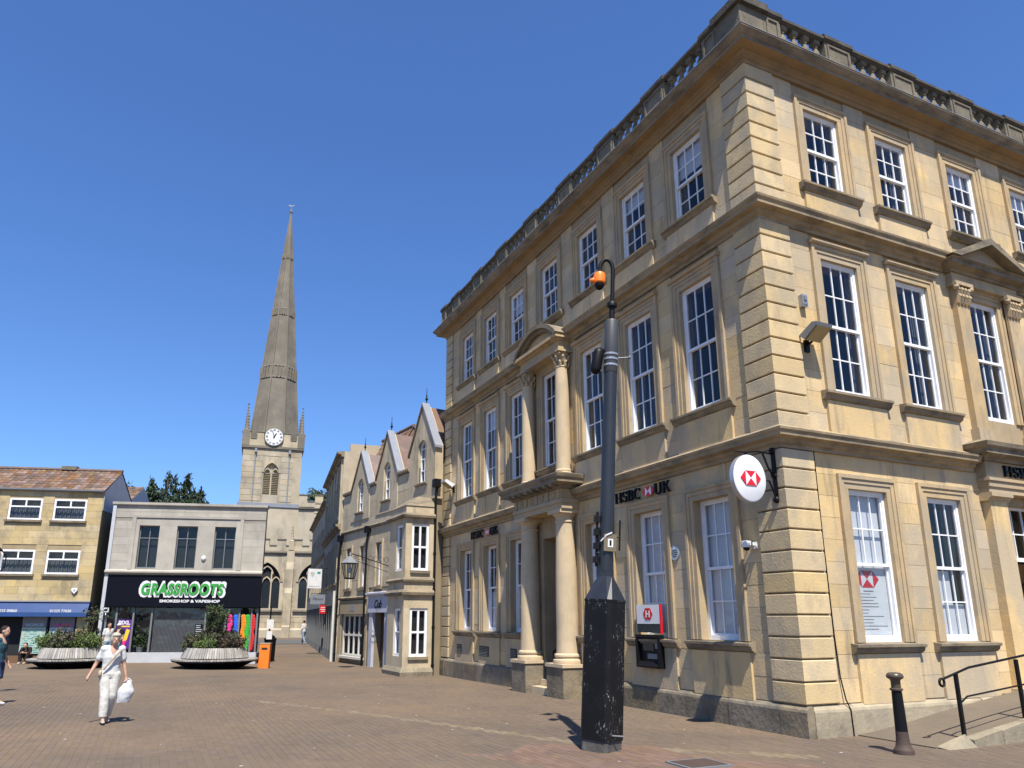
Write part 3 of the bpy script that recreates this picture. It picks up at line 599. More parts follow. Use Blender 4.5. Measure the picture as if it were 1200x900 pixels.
# ------------------------------------------------------------------ bank fittings
def ribbon(m, pts, ws, t):
    k = len(pts); L_ = []; R_ = []
    for i in range(k):
        a = Vector(pts[max(i-1,0)]); b = Vector(pts[min(i+1,k-1)]); d = (b-a).normalized(); n = Vector((-d.y,d.x)); p = Vector(pts[i]); L_.append(p+n*ws[i]/2); R_.append(p-n*ws[i]/2)
    for i in range(k-1): m.prism([tuple(L_[i]),tuple(L_[i+1]),tuple(R_[i+1]),tuple(R_[i])], 'n', 0, t)
def rect(m, x0, x1, z0, z1, t): m.box(x0, x1, 0, t, z0, z1)
def serif(m, x, w_, z, t): rect(m, x-.07, x+w_+.07, z, z+.045, t)
def glyph(ch, t):       # serif capitals, height 1
    m = MB(); S = .17; T = .065
    if ch == 'H':
        for x in (.07,.63): rect(m,x,x+S,.045,.955,t); serif(m,x,S,0,t); serif(m,x,S,.955,t)
        rect(m,.24,.63,.47,.47+T,t); return m, .87
    if ch == 'U':
        rect(m,.07,.07+S,.3,.955,t); serif(m,.07,S,.955,t); rect(m,.66,.66+T+.02,.3,.955,t); serif(m,.64,.1,.955,t)
        p = [(.155+.275*(1-math.cos(math.pi*i/10)), .30-.285*math.sin(math.pi*i/10)) for i in range(11)]; ribbon(m,p,[S-.009*i for i in range(11)],t); return m, .85
    if ch == 'K':
        rect(m,.07,.07+S,.045,.955,t); serif(m,.07,S,0,t); serif(m,.07,S,.955,t)
        m.prism([(.24,.42),(.62,.955),(.70,.955),(.24,.33)],'n',0,t); m.prism([(.33,.50),(.46,.60),(.84,.045),(.64,.045)],'n',0,t); rect(m,.56,.8,.955,1,t); rect(m,.58,.9,0,.045,t); return m, .92
    if ch == 'B':
        rect(m,.07,.07+S,.045,.955,t); rect(m,0,.42,0,.045,t); rect(m,0,.40,.955,1,t)
        for zc, r, xr in ((.745,.23,.22),(.265,.245,.27)):
            p = [(.36+xr*math.sin(math.pi*i/10), zc+r*math.cos(math.pi*i/10)) for i in range(11)]; ribbon(m,p,[T+.11*math.sin(math.pi*i/10) for i in range(11)],t)
        rect(m,.24,.37,.492,.54,t); rect(m,.24,.37,.955,.999,t); rect(m,.24,.37,.001,.045,t); return m, .74
    if ch == 'C':
        p = [(.46+.40*math.cos(R(48+264*i/18)), .5+.47*math.sin(R(48+264*i/18))) for i in range(19)]; ribbon(m,p,[.06+.12*max(0,math.sin(math.pi*i/18)) for i in range(19)],t); rect(m,.70,.75,.72,.97,t); return m, .84
    if ch == 'S':
        p = []
        for i in range(9): a = R(30+ (270-30)*i/8); p.append((.34+.235*math.cos(a), .74+.225*math.sin(a)))
        for i in range(1,9): a = R(90-(240)*i/8); p.append((.33+.255*math.cos(a), .265+.25*math.sin(a)))
        n = len(p); ribbon(m,p,[.06+.11*math.sin(math.pi*i/(n-1))**1.5 for i in range(n)],t); rect(m,.53,.575,.74,.97,t); rect(m,.06,.105,.03,.28,t); return m, .66
def logo_parts(F, u, out, z, h, parent, face=True, sgn=1, names=('logo_red','logo_white')):   # bow-tie hexagon, height h, width 2h
    a = h/2; m = MB(F)
    for tri in ([(-2*a,0),(-a,a),(-a,-a)],[(2*a,0),(a,-a),(a,a)],[(-a,a),(a,a),(0,0)],[(-a,-a),(0,0),(a,-a)]): m.prism([(u+p[0],z+p[1]) for p in tri], 'n', out, out+.014)
    m.build(names[0], 'red', parent); m = MB(F)
    for tri in ([(-a,a),(0,0),(-a,-a)],[(a,a),(a,-a),(0,0)]): m.prism([(u+p[0],z+p[1]) for p in tri], 'n', out, out+.0135)
    m.build(names[1], 'white', parent)
def bank_letters(F, uL, uR, z, h, out, label, mirror):
    root = thing('bank_lettering', label, 'sign', F @ Vector(((uL+uR)/2, out, z-h/2)), 'bank name letters on the stone walls')
    seq = ['H','S','B','C','*','U','K']; gl = [glyph(c,.05) if c != '*' else (None,1.55) for c in seq]; gaps = .07
    tot = sum(g[1] for g in gl)+gaps*(len(seq)-1); W = abs(uR-uL); s = W/(tot*h); x = 0; d = 1 if uR > uL else -1
    for c, (g, wd) in zip(seq, gl):
        if g is None: logo_parts(F, uL+d*(x+wd/2)*h*s, out, z, h*.86, root)
        else:
            m = MB(F); m.v = [(uL+d*(x+v[0])*h*s, out+v[1], z-h/2+v[2]*h) for v in g.v]; m.f = g.f; m.build('letter_'+c.lower(), 'black', root)
        x += wd+gaps
    return root
bank_letters(FL, 4.90, 2.90, 4.51, .24, .062, 'black bank letters with red hexagon on the stone wall between camera post and round sign', True)
bank_letters(FL, 13.4, 11.3, 4.51, .24, .062, 'black bank letters with red hexagon near the far end, left of the columned doorway', True)
bank_letters(FR, 5.80, 7.95, 4.75, .22, .195, 'black bank letters over the pedimented doorway at the right edge', False)
# round projecting sign
rs = thing('round_hanging_sign', 'white round sign with red hexagon on a black bracket at the building corner', 'sign', (-.95,.12,3.66))
FS = frame((-.68,.14,4.12), 0) @ Matrix.Scale(.88,4,(1,0,0))
m = MB(FS); m.F = FS @ Matrix.Rotation(R(90),4,'X'); m.lathe([(.385,-.06),(.40,-.05),(.40,.05),(.385,.06)], n=48)
m.build('disc', 'white', rs, smooth=40); logo_parts(FS, 0, .0605, 0, .25, rs)
M['steel'] = plain('pale_steel', (.45,.46,.47), .35, .5, .6)
m = MB(FS); m.F = FS @ Matrix.Rotation(R(90),4,'X'); m.lathe([(.401,-.045),(.406,-.045),(.406,.045),(.401,.045)], n=48); m.build('disc_rim', 'steel', rs, smooth=40)
m = MB(); m.box(-.075,-.052,.10,.18,3.78,4.68); m.tube([(-.06,.14,4.60),(-.4,.14,4.62),(-.68,.14,4.58),(-.9,.14,4.57)], .014, 8); m.tube([(-.06,.14,4.15),(-.2,.14,4.36),(-.30,.14,4.6)], .018, 8)
for z in (3.8,4.23,4.66): m.ball((-.08,.14,z), .045, .06, .06, 8, 6)
m.tube([(-.06,.14,3.8),(-.2,.14,4.12),(-.33,.14,4.12)], .016, 6); m.tube([(-.68,.14,4.58),(-.68,.14,4.51)], .03, 6); m.build('bracket', 'black', rs)
# cash machine
M['atmwhite'] = plain('white_plastic', (.70,.70,.70), .35); M['screen'] = plain('dark_screen', (.02,.025,.03), .15, .6)
at = thing('cash_machine', 'white and black cash machine with red edge under the ground floor window', 'cash machine', FL @ Vector((3.85,0,.86)))
MB(FL).box(3.48,4.26,.05,.10,1.72,2.11).build('canopy', 'atmwhite', at); MB(FL).box(3.45,3.479,.05,.102,1.52,2.112).build('side_strip', 'red', at)
MB(FL).box(3.48,4.26,.05,.095,1.54,1.719).build('light_strip', 'screen', at)
m = MB(FL); m.box(3.44,4.24,.05,.10,.84,1.50); b = m.build('body', 'black', at)
m = MB(FL); m.box(3.44,3.50,.10,.18,.84,1.5); m.box(4.18,4.24,.10,.18,.84,1.5); m.box(3.5,4.18,.10,.18,1.44,1.5); m.prism([(.10,.84),(.2,.84),(.2,.88),(.10,.98)], 'u', 3.5, 4.18); m.build('surround', 'black', at)
MB(FL).box(3.72,4.08,.10,.108,1.18,1.38).build('screen', 'screen', at); MB(FL).box(3.60,3.92,.10,.12,1.02,1.12).build('keypad', 'grey', at); MB(FL).box(3.54,3.66,.10,.115,1.22,1.34).build('card_slot', 'grey', at)
m = MB(FL); a_ = .12; m.prism([(3.87+x,1.92+z) for x,z in ((-1.35*a_,0),(-.7*a_,a_),(.7*a_,a_),(1.35*a_,0),(.7*a_,-a_),(-.7*a_,-a_))], 'n', .10, .106); m.build('badge', 'red', at)
m = MB(FL); m.prism([(3.87-.07,1.99),(3.87-.035,1.99),(3.87-.035,1.85),(3.87-.07,1.85)], 'n', .106, .11); m.prism([(3.87+.07,1.99),(3.87+.035,1.99),(3.87+.035,1.85),(3.87+.07,1.85)], 'n', .106, .11); m.box(3.835,3.905,.106,.1095,1.905,1.935); m.build('badge_mark', 'atmwhite', at)
# plaque, wall camera, floodlights, alarm box
M['plaque'] = plain('pale_blue_enamel', (.36,.42,.47), .3)
m = MB(FL); m.prism([(2.985+.145*math.cos(R(i*15)), 3.13+.15*math.sin(R(i*15))) for i in range(24)], 'n', .0, .025); pq = m.build('wall_plaque', 'plaque', None, label='small oval pale blue plaque on stone wall between two windows', category='plaque')
m = MB(FL)
for k_, (z_, hw_) in enumerate(((3.17,.08),(3.13,.10),(3.09,.09),(3.05,.06))): m.box(2.985-hw_,2.985+hw_,.025,.027,z_-.008,z_+.008)
m.build('inscription', 'dark', pq); 
m = MB(FL); m.prism([(2.985+.035*math.cos(R(i*30)), 3.225+.03*math.sin(R(i*30))) for i in range(12)], 'n', .025, .028); m.build('emblem', 'white', pq)
wc = thing('wall_camera', 'small white dome camera on the wall left of the corner quoins', 'camera', FL @ Vector((.86,.05,3.0)))
m = MB(FL); m.box(.72,.80,.0,.06,3.02,3.14); m.box(.74,.78,.06,.14,3.08,3.13); m.build('bracket', 'atmwhite', wc); m = MB(FL); m.lathe([(.03,3.17),(.085,3.16),(.09,3.10),(.085,3.05),(.05,3.05)][::-1], (.86,.14,0), 14); m.box(.74,.86,.11,.17,3.08,3.13); m.build('housing', 'atmwhite', wc, smooth=40)
MB(FL).ball((.86,.14,3.045), .06, .06, .055, 12, 7).build('dome', 'black', wc, smooth=60)
def floodlight(F, u, out, z, label, matn='grey', ang=0.):
    t = thing('floodlight', label, 'floodlight', F @ Vector((u,0,z-.2)), 'floodlights on the bank walls')
    m = MB(F); m.box(u-.05,u+.05,0,.05,z-.28,z-.05); m.tube([(u,.04,z-.15),(u,.14,z-.12),(u,.2,z-.03)], .025, 8); m.build('bracket', 'black', t)
    m = MB(F); m.prism([(.05,z),(.16,z-.11),(.44,z+.07),(.46,z+.13),(.36,z+.16)], 'u', u-.20, u+.20); m.build('housing', matn, t)
    m = MB(F); m.prism([(.165,z-.117),(.171,z-.123),(.442,z+.056),(.435,z+.062)], 'u', u-.17, u+.17); m.build('lens', 'lens', t); return t
M['lens'] = plain('floodlight_lens', (.30,.24,.12), .25, .6)
floodlight(FR, .86, .4, 6.86, 'grey floodlight on the wall right of the quoins, under the alarm box')
floodlight(FL, 15.2, .4, 6.55, 'pale floodlight high on the far end of the bank wall', 'atmwhite')
ab = thing('alarm_box', 'small grey alarm box on the wall above the floodlight', 'alarm box', FR @ Vector((.86,0,7.46)))
MB(FR).box(.80,.93,0,.10,7.46,7.70).build('case', 'steel', ab); m = MB(FR); m.box(.83,.90,.10,.12,7.58,7.66); m.box(.82,.91,.10,.112,7.49,7.53); m.build('sounder', 'grey', ab)
# poster in the right ground-floor window
po = thing('window_poster', 'white notice with red hexagon behind the ground floor window', 'poster', FR @ Vector((2.0,-.3,1.6)))
M['paper'] = plain('paper', (.72,.75,.76), .8); M['ink'] = plain('grey_ink', (.18,.19,.2), .8)
MB(FR).box(1.58,2.42,-.165,-.16,1.56,2.72).build('sheet', 'paper', po)
m = MB(FR); a_ = .15; c_ = 2.52
for tri in ([(-2*a_,0),(-a_,a_),(-a_,-a_)],[(2*a_,0),(a_,-a_),(a_,a_)],[(-a_,a_),(a_,a_),(0,0)],[(-a_,-a_),(0,0),(a_,-a_)]): m.prism([(1.93+p[0],c_+p[1]) for p in tri], 'n', -.16, -.157)
m.build('emblem', 'red', po); m = MB(FR); rr = random.Random(3)
for k_ in range(12):
    z_ = 2.26-k_*.055; m.box(1.66, 1.66+rr.uniform(.2,.66), -.16, -.158, z_-.006, z_+.006)
m.box(1.80,2.06,-.16,-.158,2.30,2.318); m.build('print_lines', 'ink', po, kind='stuff')
# ------------------------------------------------------------------ camera post
PP = Vector((-3.60,.40,0))
M['posts'] = material('chipped_black_paint', (.006,.006,.007), (.009,.009,.010), scale=3, rough=.5, spec=.2, stain=(.20,.20,.20), stain_amt=.9, streak=(34,34,17), stain_lo=.585, stain_hi=.63, bump=.1)
_t = M['posts'].node_tree; _m = [n for n in _t.nodes if n.type == 'MIX'][1]; _src = _m.inputs[0].links[0].from_socket; _g = _n(_t, 'ShaderNodeTexNoise'); _g.inputs['Scale'].default_value = 3.0; _g.inputs['Detail'].default_value = 3; _r = _n(_t, 'ShaderNodeMapRange'); _r.inputs[1].default_value = .50; _r.inputs[2].default_value = .60; _x = _n(_t, 'ShaderNodeMath', operation='MULTIPLY'); _geo = [n for n in _t.nodes if n.type == 'NEW_GEOMETRY'][0]
_t.links.new(_geo.outputs['Position'], _g.inputs['Vector']); _t.links.new(_g.outputs[0], _r.inputs[0]); _t.links.new(_r.outputs[0], _x.inputs[0]); _t.links.new(_src, _x.inputs[1]); _t.links.new(_x.outputs[0], _m.inputs[0])
M['postg'] = material('grey_post_paint', (.020,.023,.029), (.016,.018,.023), scale=3, rough=.4, spec=.5, stain=(.03,.03,.032), stain_amt=.5, streak=(6,6,1.5), bump=.05)
M['orange'] = plain('orange_plastic', (.85,.20,.02), .4); M['concrete'] = material('grey_concrete', (.12,.115,.10), (.07,.066,.06), scale=5, stain=(.08,.08,.07), stain_amt=.6, bump=.5, bscale=20)
pt = thing('camera_post', 'tall camera post with scratched black cabinet base standing on the paving', 'post', PP)
a0 = math.atan2(CAM.y-PP.y, CAM.x-PP.x)
def oct_ring(r, ch): # square with chamfered corners, one corner toward the camera
    out = []
    for i in range(4):
        a = a0+R(12)+i*math.pi/2
        for s_ in (-1, 1): out.append((PP.x+r*math.cos(a+s_*ch), PP.y+r*math.sin(a+s_*ch)))
    return out
def loft(rings):
    m = MB(); n = len(rings[0][0])
    for ring, z in rings: m.v += [(p[0],p[1],z) for p in ring]
    for k in range(len(rings)-1):
        for i in range(n): m.f.append((k*n+i,k*n+(i+1)%n,(k+1)*n+(i+1)%n,(k+1)*n+i))
    m.f.append(tuple(range(n))[::-1]); m.f.append(tuple((len(rings)-1)*n+i for i in range(n))); return m
loft([(oct_ring(.285,.10),-.05),(oct_ring(.285,.10),.14)]).build('plinth', 'concrete', pt)
loft([(oct_ring(.285,.12),.141),(oct_ring(.30,.12),.145),(oct_ring(.30,.12),1.99),(oct_ring(.305,.12),2.0),(oct_ring(.305,.12),2.03)]).build('cabinet', 'posts', pt)
def circ(r, n=8): return [(PP.x+r*math.cos(a0+R(12)-.12+2*math.pi*i/n), PP.y+r*math.sin(a0+R(12)-.12+2*math.pi*i/n)) for i in range(n)]
loft([(oct_ring(.303,.12),2.031),(circ(.118),2.36),(circ(.114),2.46)]).build('shoulder', 'postg', pt)
m = MB(); m.lathe([(.112,2.44),(.112,2.9),(.117,2.9),(.117,2.94),(.110,2.94),(.108,4.0),(.104,5.55)], PP, 16); m.build('pole', 'postg', pt, smooth=35)
m = MB(); m.lathe([(.106,5.5),(.112,5.51),(.112,6.35),(.10,6.38),(.06,6.4)], PP, 16); M['sleeve'] = plain('grey_sleeve', (.055,.058,.062), .5); m.build('pole_sleeve', 'sleeve', pt, smooth=35)
m = MB(); m.lathe([(.045,6.38),(.045,6.6),(.08,6.62),(.085,6.68),(.045,6.72)], PP, 12)
d = Vector((-rt.x,-rt.y,0)); hk = [(PP.x,PP.y,6.7),(PP.x,PP.y,7.1)]+[(PP.x+d.x*.11*(1-math.cos(R(a))), PP.y+d.y*.11*(1-math.cos(R(a))), 7.25+.2*math.sin(R(a))) for a in range(0,181,20)]+[(PP.x+d.x*.22,PP.y+d.y*.22,7.2)]
m.tube(hk, .034, 8); m.build('hook', 'black', pt, smooth=50)
H_ = Vector((PP.x+d.x*.22, PP.y+d.y*.22, 0))
cc = MB().lathe([(.04,7.22),(.09,7.19),(.105,7.14),(.10,7.03),(.08,7.01)][::-1], H_, 14).build('camera_housing', 'orange', pt, smooth=40)
MB().ball((H_.x,H_.y,7.0), .08, .08, .095, 14, 9).build('dome', 'black', cc, smooth=60)
m = MB(); e = Vector((H_.x+d.x*.12,H_.y+d.y*.12,0)); m.cap((H_.x,H_.y,7.10),(e.x,e.y,7.06),.05,.045,8); m.build('lens_hood', 'orange', cc, smooth=50)
for z in (5.62,5.72,5.80): m = MB(); m.lathe([(.113,z-.018),(.119,z-.015),(.119,z+.015),(.113,z+.018)], PP, 16); m.build('clamp_band', 'steel', pt)
m = MB(); m.cap((PP.x+d.x*.2,PP.y+d.y*.2,5.82),(PP.x+d.x*.24,PP.y+d.y*.24,5.55),.09,.085,10); m.tube([(PP.x,PP.y,5.8),(PP.x+d.x*.2,PP.y+d.y*.2,5.9)],.03,6); m.build('dark_camera', 'black', pt, smooth=50)
m = MB(); m.tube([(PP.x,PP.y,5.74),(PP.x-d.x*.3,PP.y-d.y*.3,5.78)],.012,6); m.ball((PP.x-d.x*.3,PP.y-d.y*.3,5.78),.03,.03,.03,8,6); m.build('aerial', 'grey', pt)
FP = Matrix(((rt.x,-rt.y*-1 if False else rt.y,0,PP.x),(rt.y,-rt.x,0,PP.y),(0,0,1,0),(0,0,0,1)))     # u = right, n = towards camera
M['sticker'] = plain('yellowed_sticker', (.16,.13,.08), .6)
m = MB(FP); m.box(-.06,.13,.11,.135,2.72,2.97); pl_ = m.build('notice_plate', 'sticker', pt); MB(FP).box(-.0,.08,.135,.138,2.78,2.90).build('notice_sticker', 'atmwhite', pl_); MB(FP).box(.025,.055,.138,.14,2.80,2.88).build('notice_symbol', 'black', pl_)
MB(FP).tube([(-.10,.1,2.86),(-.02,.14,2.95),(.06,.14,2.99)], .012, 6).build('strap', 'atmwhite', pt)
m = MB(FP)
for z in (2.55,2.75,2.95,3.15): m.box(-.20,-.12,-.02,.06,z,z+.09)
m.tube([(-.15,.02,2.5),(-.15,.02,3.3)],.02,6); m.tube([(.13,0,2.95),(.2,0,2.95)],.012,6); m.tube([(.2,0,2.75),(.2,0,3.2)],.014,6); m.build('brackets', 'black', pt)
MB(FP).box(-.015,.015,.285,.296,1.86,1.90).build('lock', 'steel', pt); MB(FP).box(.03,.26,.225,.235,.22,.235).build('door_edge_strip', 'steel', pt)
pt.rotation_mode = 'AXIS_ANGLE'; pt.rotation_axis_angle = (R(3.5), fwd.x, fwd.y, 0); pt.scale = (1,1,1.03)      # the post leans a little
# ------------------------------------------------------------------ bollard, ramp, handrail
bo = thing('bollard', 'black iron bollard with rounded cap in front of the ramp', 'bollard', (.12,-1.52,0))
MB().lathe([(.128,-.05),(.132,.05),(.124,.07),(.106,.09),(.093,.14),(.084,.2),(.081,.3)], (.12,-1.52,0), 18).build('base', 'rust', bo, smooth=40)
MB().lathe([(.080,.3),(.074,.6),(.067,.84)], (.12,-1.52,0), 18).build('shaft', 'black', bo, smooth=40)
MB().lathe([(.067,.84),(.085,.845),(.087,.865),(.07,.875)], (.12,-1.52,0), 18).build('collar', 'rust', bo, smooth=40)
M['bronze'] = plain('worn_bronze_paint', (.075,.06,.04), .35, .5)
MB().lathe([(.064,.875),(.064,.97),(.074,.99),(.108,1.01),(.115,1.04),(.10,1.07),(.07,1.085),(.02,1.09)], (.12,-1.52,0), 18).build('cap', 'bronze', bo, smooth=50)
M['ramp'] = material('ramp_paving', (.150,.120,.086), (.122,.100,.074), scale=1.2, stain=(.10,.085,.07), stain_amt=.5, streak=(1.5,6,1.5), bump=.4, bscale=18)
M['kerb'] = material('rough_kerb_stone', (.27,.23,.16), (.20,.172,.122), scale=3, stain=(.13,.115,.085), stain_amt=.7, bump=.7, bscale=12)
m = MB(); xs = [.95,1.4,2.2,3.0,4.0,5.45,7.0]; zt = [.018,.05,.15,.27,.39,.56,.575]
for i in range(len(xs)-1): m.add([(xs[i],-.08,zt[i]),(xs[i+1],-.08,zt[i+1]),(xs[i+1],-1.40,zt[i+1]),(xs[i],-1.40,zt[i]),(xs[i],-.08,-.1),(xs[i+1],-.08,-.1),(xs[i+1],-1.40,-.1),(xs[i],-1.40,-.1)], [(0,3,2,1),(4,5,6,7),(0,1,5,4),(2,3,7,6),(1,2,6,5),(3,0,4,7)])
ra = m.build('access_ramp', 'ramp', None, kind='structure', label='paved access ramp rising along the bank wall')
x = 1.62; rr = random.Random(5)
while x < 7:
    l_ = rr.uniform(.5,.8); z0 = np.interp(x, xs, zt)+.03; z1 = np.interp(x+l_, xs, zt)+.03; jz = lambda: rr.uniform(-.012,.012)
    q0, q1 = rr.uniform(-.012,.012), rr.uniform(-.012,.012)
    MB().add([(x+.004,-1.38,-.1),(x+l_-.004,-1.38,-.1),(x+l_-.004,-1.56+q0,-.1),(x+.004,-1.56+q1,-.1),(x+.004,-1.38,z0+jz()),(x+l_-.004,-1.38,z1+jz()),(x+l_-.004,-1.55+q0,z1+jz()),(x+.004,-1.55+q1,z0+jz())], [(0,3,2,1),(4,5,6,7),(0,1,5,4),(1,2,6,5),(2,3,7,6),(3,0,4,7)]).build('kerb_stone', 'kerb', ra); x += l_
m = MB(); m.add([(1.0,-1.38,.02),(1.62,-1.36,.10),(1.62,-1.58,.0),(1.02,-1.56,.0),(1.25,-1.42,.10),(1.58,-1.44,.17)], [(0,1,2,3),(0,4,5,1),(0,3,4),(3,2,5,4),(1,5,2)]); m.build('kerb_stone', 'kerb', ra)
hr = thing('ramp_handrail', 'black metal handrail with scrolled end along the ramp', 'handrail', (1.68,-1.35,0))
for px_, zb, zt_ in ((1.70,-.02,1.02),(3.24,.25,1.20),(4.8,.4,1.4),(6.4,.5,1.55)): MB().box(px_-.024,px_+.024,-1.374,-1.326,zb,zt_).build('post', 'black', hr)
sp = [(1.36+.055*math.cos(R(a)), -1.35, .90+.055*math.sin(R(a))) for a in range(60,-300,-30)]
m = MB(); m.tube(sp[::-1]+[(1.42,-1.35,.955),(1.55,-1.35,.985),(2.03,-1.35,1.10),(3.48,-1.35,1.26),(6.5,-1.35,1.58)], .019, 8); m.build('top_rail', 'black', hr, smooth=50)
m = MB(); m.tube([(1.70,-1.35,.58),(1.9,-1.35,.68),(3.24,-1.35,.80),(6.5,-1.35,1.12)], .014, 8); m.build('mid_rail', 'black', hr, smooth=50)
# ------------------------------------------------------------------ gabled shop building beside the bank
M['rubble'] = material('grey_tan_stone', (.48,.395,.26), (.40,.33,.225), scale=1.2, var=.08, stain=(.15,.125,.09), stain_amt=.65, streak=(2.2,2.2,.9), bump=.3, bscale=20)
M['rubcore'] = material('grey_tan_joint', (.25,.2,.13), (.2,.165,.11)); M['creamwhite'] = plain('cream_white_paint', (.62,.60,.54), .5)
M['lilac'] = plain('lilac_grey_paint', (.44,.45,.52), .5); M['tan'] = plain('tan_fascia', (.33,.27,.18), .6)
def tile_roof(name, parent, F, u0, u1, o0, z0, o1, z1, tw=.22, tl=.30, mat='tile'):     # overlapping rows of tiles on a slope
    n = max(1, int(math.hypot(o1-o0, z1-z0)/tl)); k = max(1, int((u1-u0)/tw)); m = MB(F); dx = (u1-u0)/k
    for j in range(n):
        a0_, a1_ = j/n, (j+1.12)/n
        for i in range(k):
            x = u0+i*dx; e = random.uniform(-.008,.008); t = .035
            p0 = (o0+(o1-o0)*a0_, z0+(z1-z0)*a0_+t+e); p1 = (o0+(o1-o0)*a1_, z0+(z1-z0)*a1_+.006+e)
            m.add([(x+.004,p0[0],p0[1]),(x+dx*.5,p0[0],p0[1]+.028),(x+dx-.004,p0[0],p0[1]),(x+dx-.004,p1[0],p1[1]),(x+dx*.5,p1[0],p1[1]+.028),(x+.004,p1[0],p1[1]),(x+.004,p0[0],p0[1]-t),(x+dx-.004,p0[0],p0[1]-t)], [(0,1,4,5),(1,2,3,4),(6,7,2,1,0)])
    return m.build(name, mat, parent, recalc=False, kind='stuff')
FG = frame((-.45,16.12,-.13), 97, True); GL = 9.55
gb = thing('gabled_shop_building', 'weathered stone shop row with three pointed gables next to the bank', 'building', (-.9,16.2,-.13))
def casement(F, parent, u0, u1, z0, z1, out, cols, rows, mat='white', fr=.07, bar=.035, trans=None, curtain=None, glassm='glass', depth=.08, toponly=False):
    m = MB(F); o = out
    m.box(u0,u0+fr,o-depth,o,z0,z1); m.box(u1-fr,u1,o-depth,o,z0,z1); m.box(u0+fr,u1-fr,o-depth,o-.001,z0,z0+fr); m.box(u0+fr,u1-fr,o-depth,o-.001,z1-fr,z1)
    us = [u0+fr+(u1-u0-2*fr)*i/cols for i in range(cols+1)]; zs = [z0+fr+(z1-z0-2*fr)*j/rows for j in range(rows+1)] if trans is None else [z0+fr]+list(trans)+[z1-fr]
    for x in us[1:-1]: m.box(x-bar/2,x+bar/2,o-depth+.01,o-.006,z0+fr if not toponly else trans[-1],z1-fr)
    for y in zs[1:-1]: m.box(u0+fr,u1-fr,o-depth+.012,o-.004,y-bar/2,y+bar/2)
    wo = m.build('window', mat, parent)
    for i in range(cols):
        for j in range(len(zs)-1):
            if toponly and j == 0:
                if i == 0: piece('pane', glassm, wo, F, us[0]+.004, us[-1]-.004, o-.045, o-.04, zs[0]+.004, zs[1]-.004)
                continue
            piece('pane', glassm, wo, F, us[i]+.004, us[i+1]-.004, o-.045, o-.04, zs[j]+.004, zs[j+1]-.004)
    if curtain:
        b = MB(F); k = max(4, int((u1-u0)/.09))
        for i in range(k): x = u0+.05+(u1-u0-.1)*i/k; b.box(x, x+(u1-u0-.1)/k*.7, o-.18-.02*(i%2), o-.17-.02*(i%2), z0+.04, z1-.04 if trans is None else trans[-1])
        b.build('curtain', curtain, wo)
    return wo
gab = [(1.0,1.12,8.35,10.15,(7.05,8.42)),(4.36,1.10,7.95,9.78,(6.86,8.15)),(7.35,1.10,7.75,9.46,(6.7,7.9))]
holes = [(u-.30,u+.30,3.3,5.05) for u in (4.95,6.78,8.45)]+[(4.0,5.15,-.05,2.2),(6.35,8.95,.33,2.12)]+[(c-.36,c+.36,w[0],w[1]+.27) for c,h,f,a,w in gab]
wall(FG, 0, GL, -.3, 7.70, [(a,b,c,min(d,7.70)) for a,b,c,d in holes], .35, -.02).build('wall', 'rubcore', gb, recalc=False)
exg = [(a-.08,b+.08,c-.06,d+.08) for a,b,c,d in holes[:3]]+[(3.5,6.0,-.1,2.95),(6.2,9.1,-.1,2.8)]+[(c-h,c+h,6.5,9) for c,h,f,a,w in gab]+[(-.2,2.0,-.1,6.25)]
lay(courses([(.02,GL,-.1,5.82),(.02,GL,5.98,7.66)], exg, .36, .85, random), FG, 'rubble', gb, 'wall_stone', 'wall_stones', 60, .018)
MB(FG).prism([(-.03,5.80),(.07,5.82),(.09,5.90),(.03,5.98),(-.03,5.98)], 'u', 2.02, GL).build('string_course', 'cornice', gb)
MB(FG).prism([(-.38,7.68),(.06,7.68),(.10,7.74),(.10,7.82),(-.1,7.92),(-.38,7.92)], 'u', 2.14, 3.24).build('parapet_coping', 'cornice', gb)
for a_, b_ in ((5.48,6.23),(8.47,GL)): MB(FG).prism([(-.38,7.68),(.06,7.68),(.10,7.74),(.10,7.82),(-.1,7.92),(-.38,7.92)], 'u', a_, b_).build('parapet_coping', 'cornice', gb)
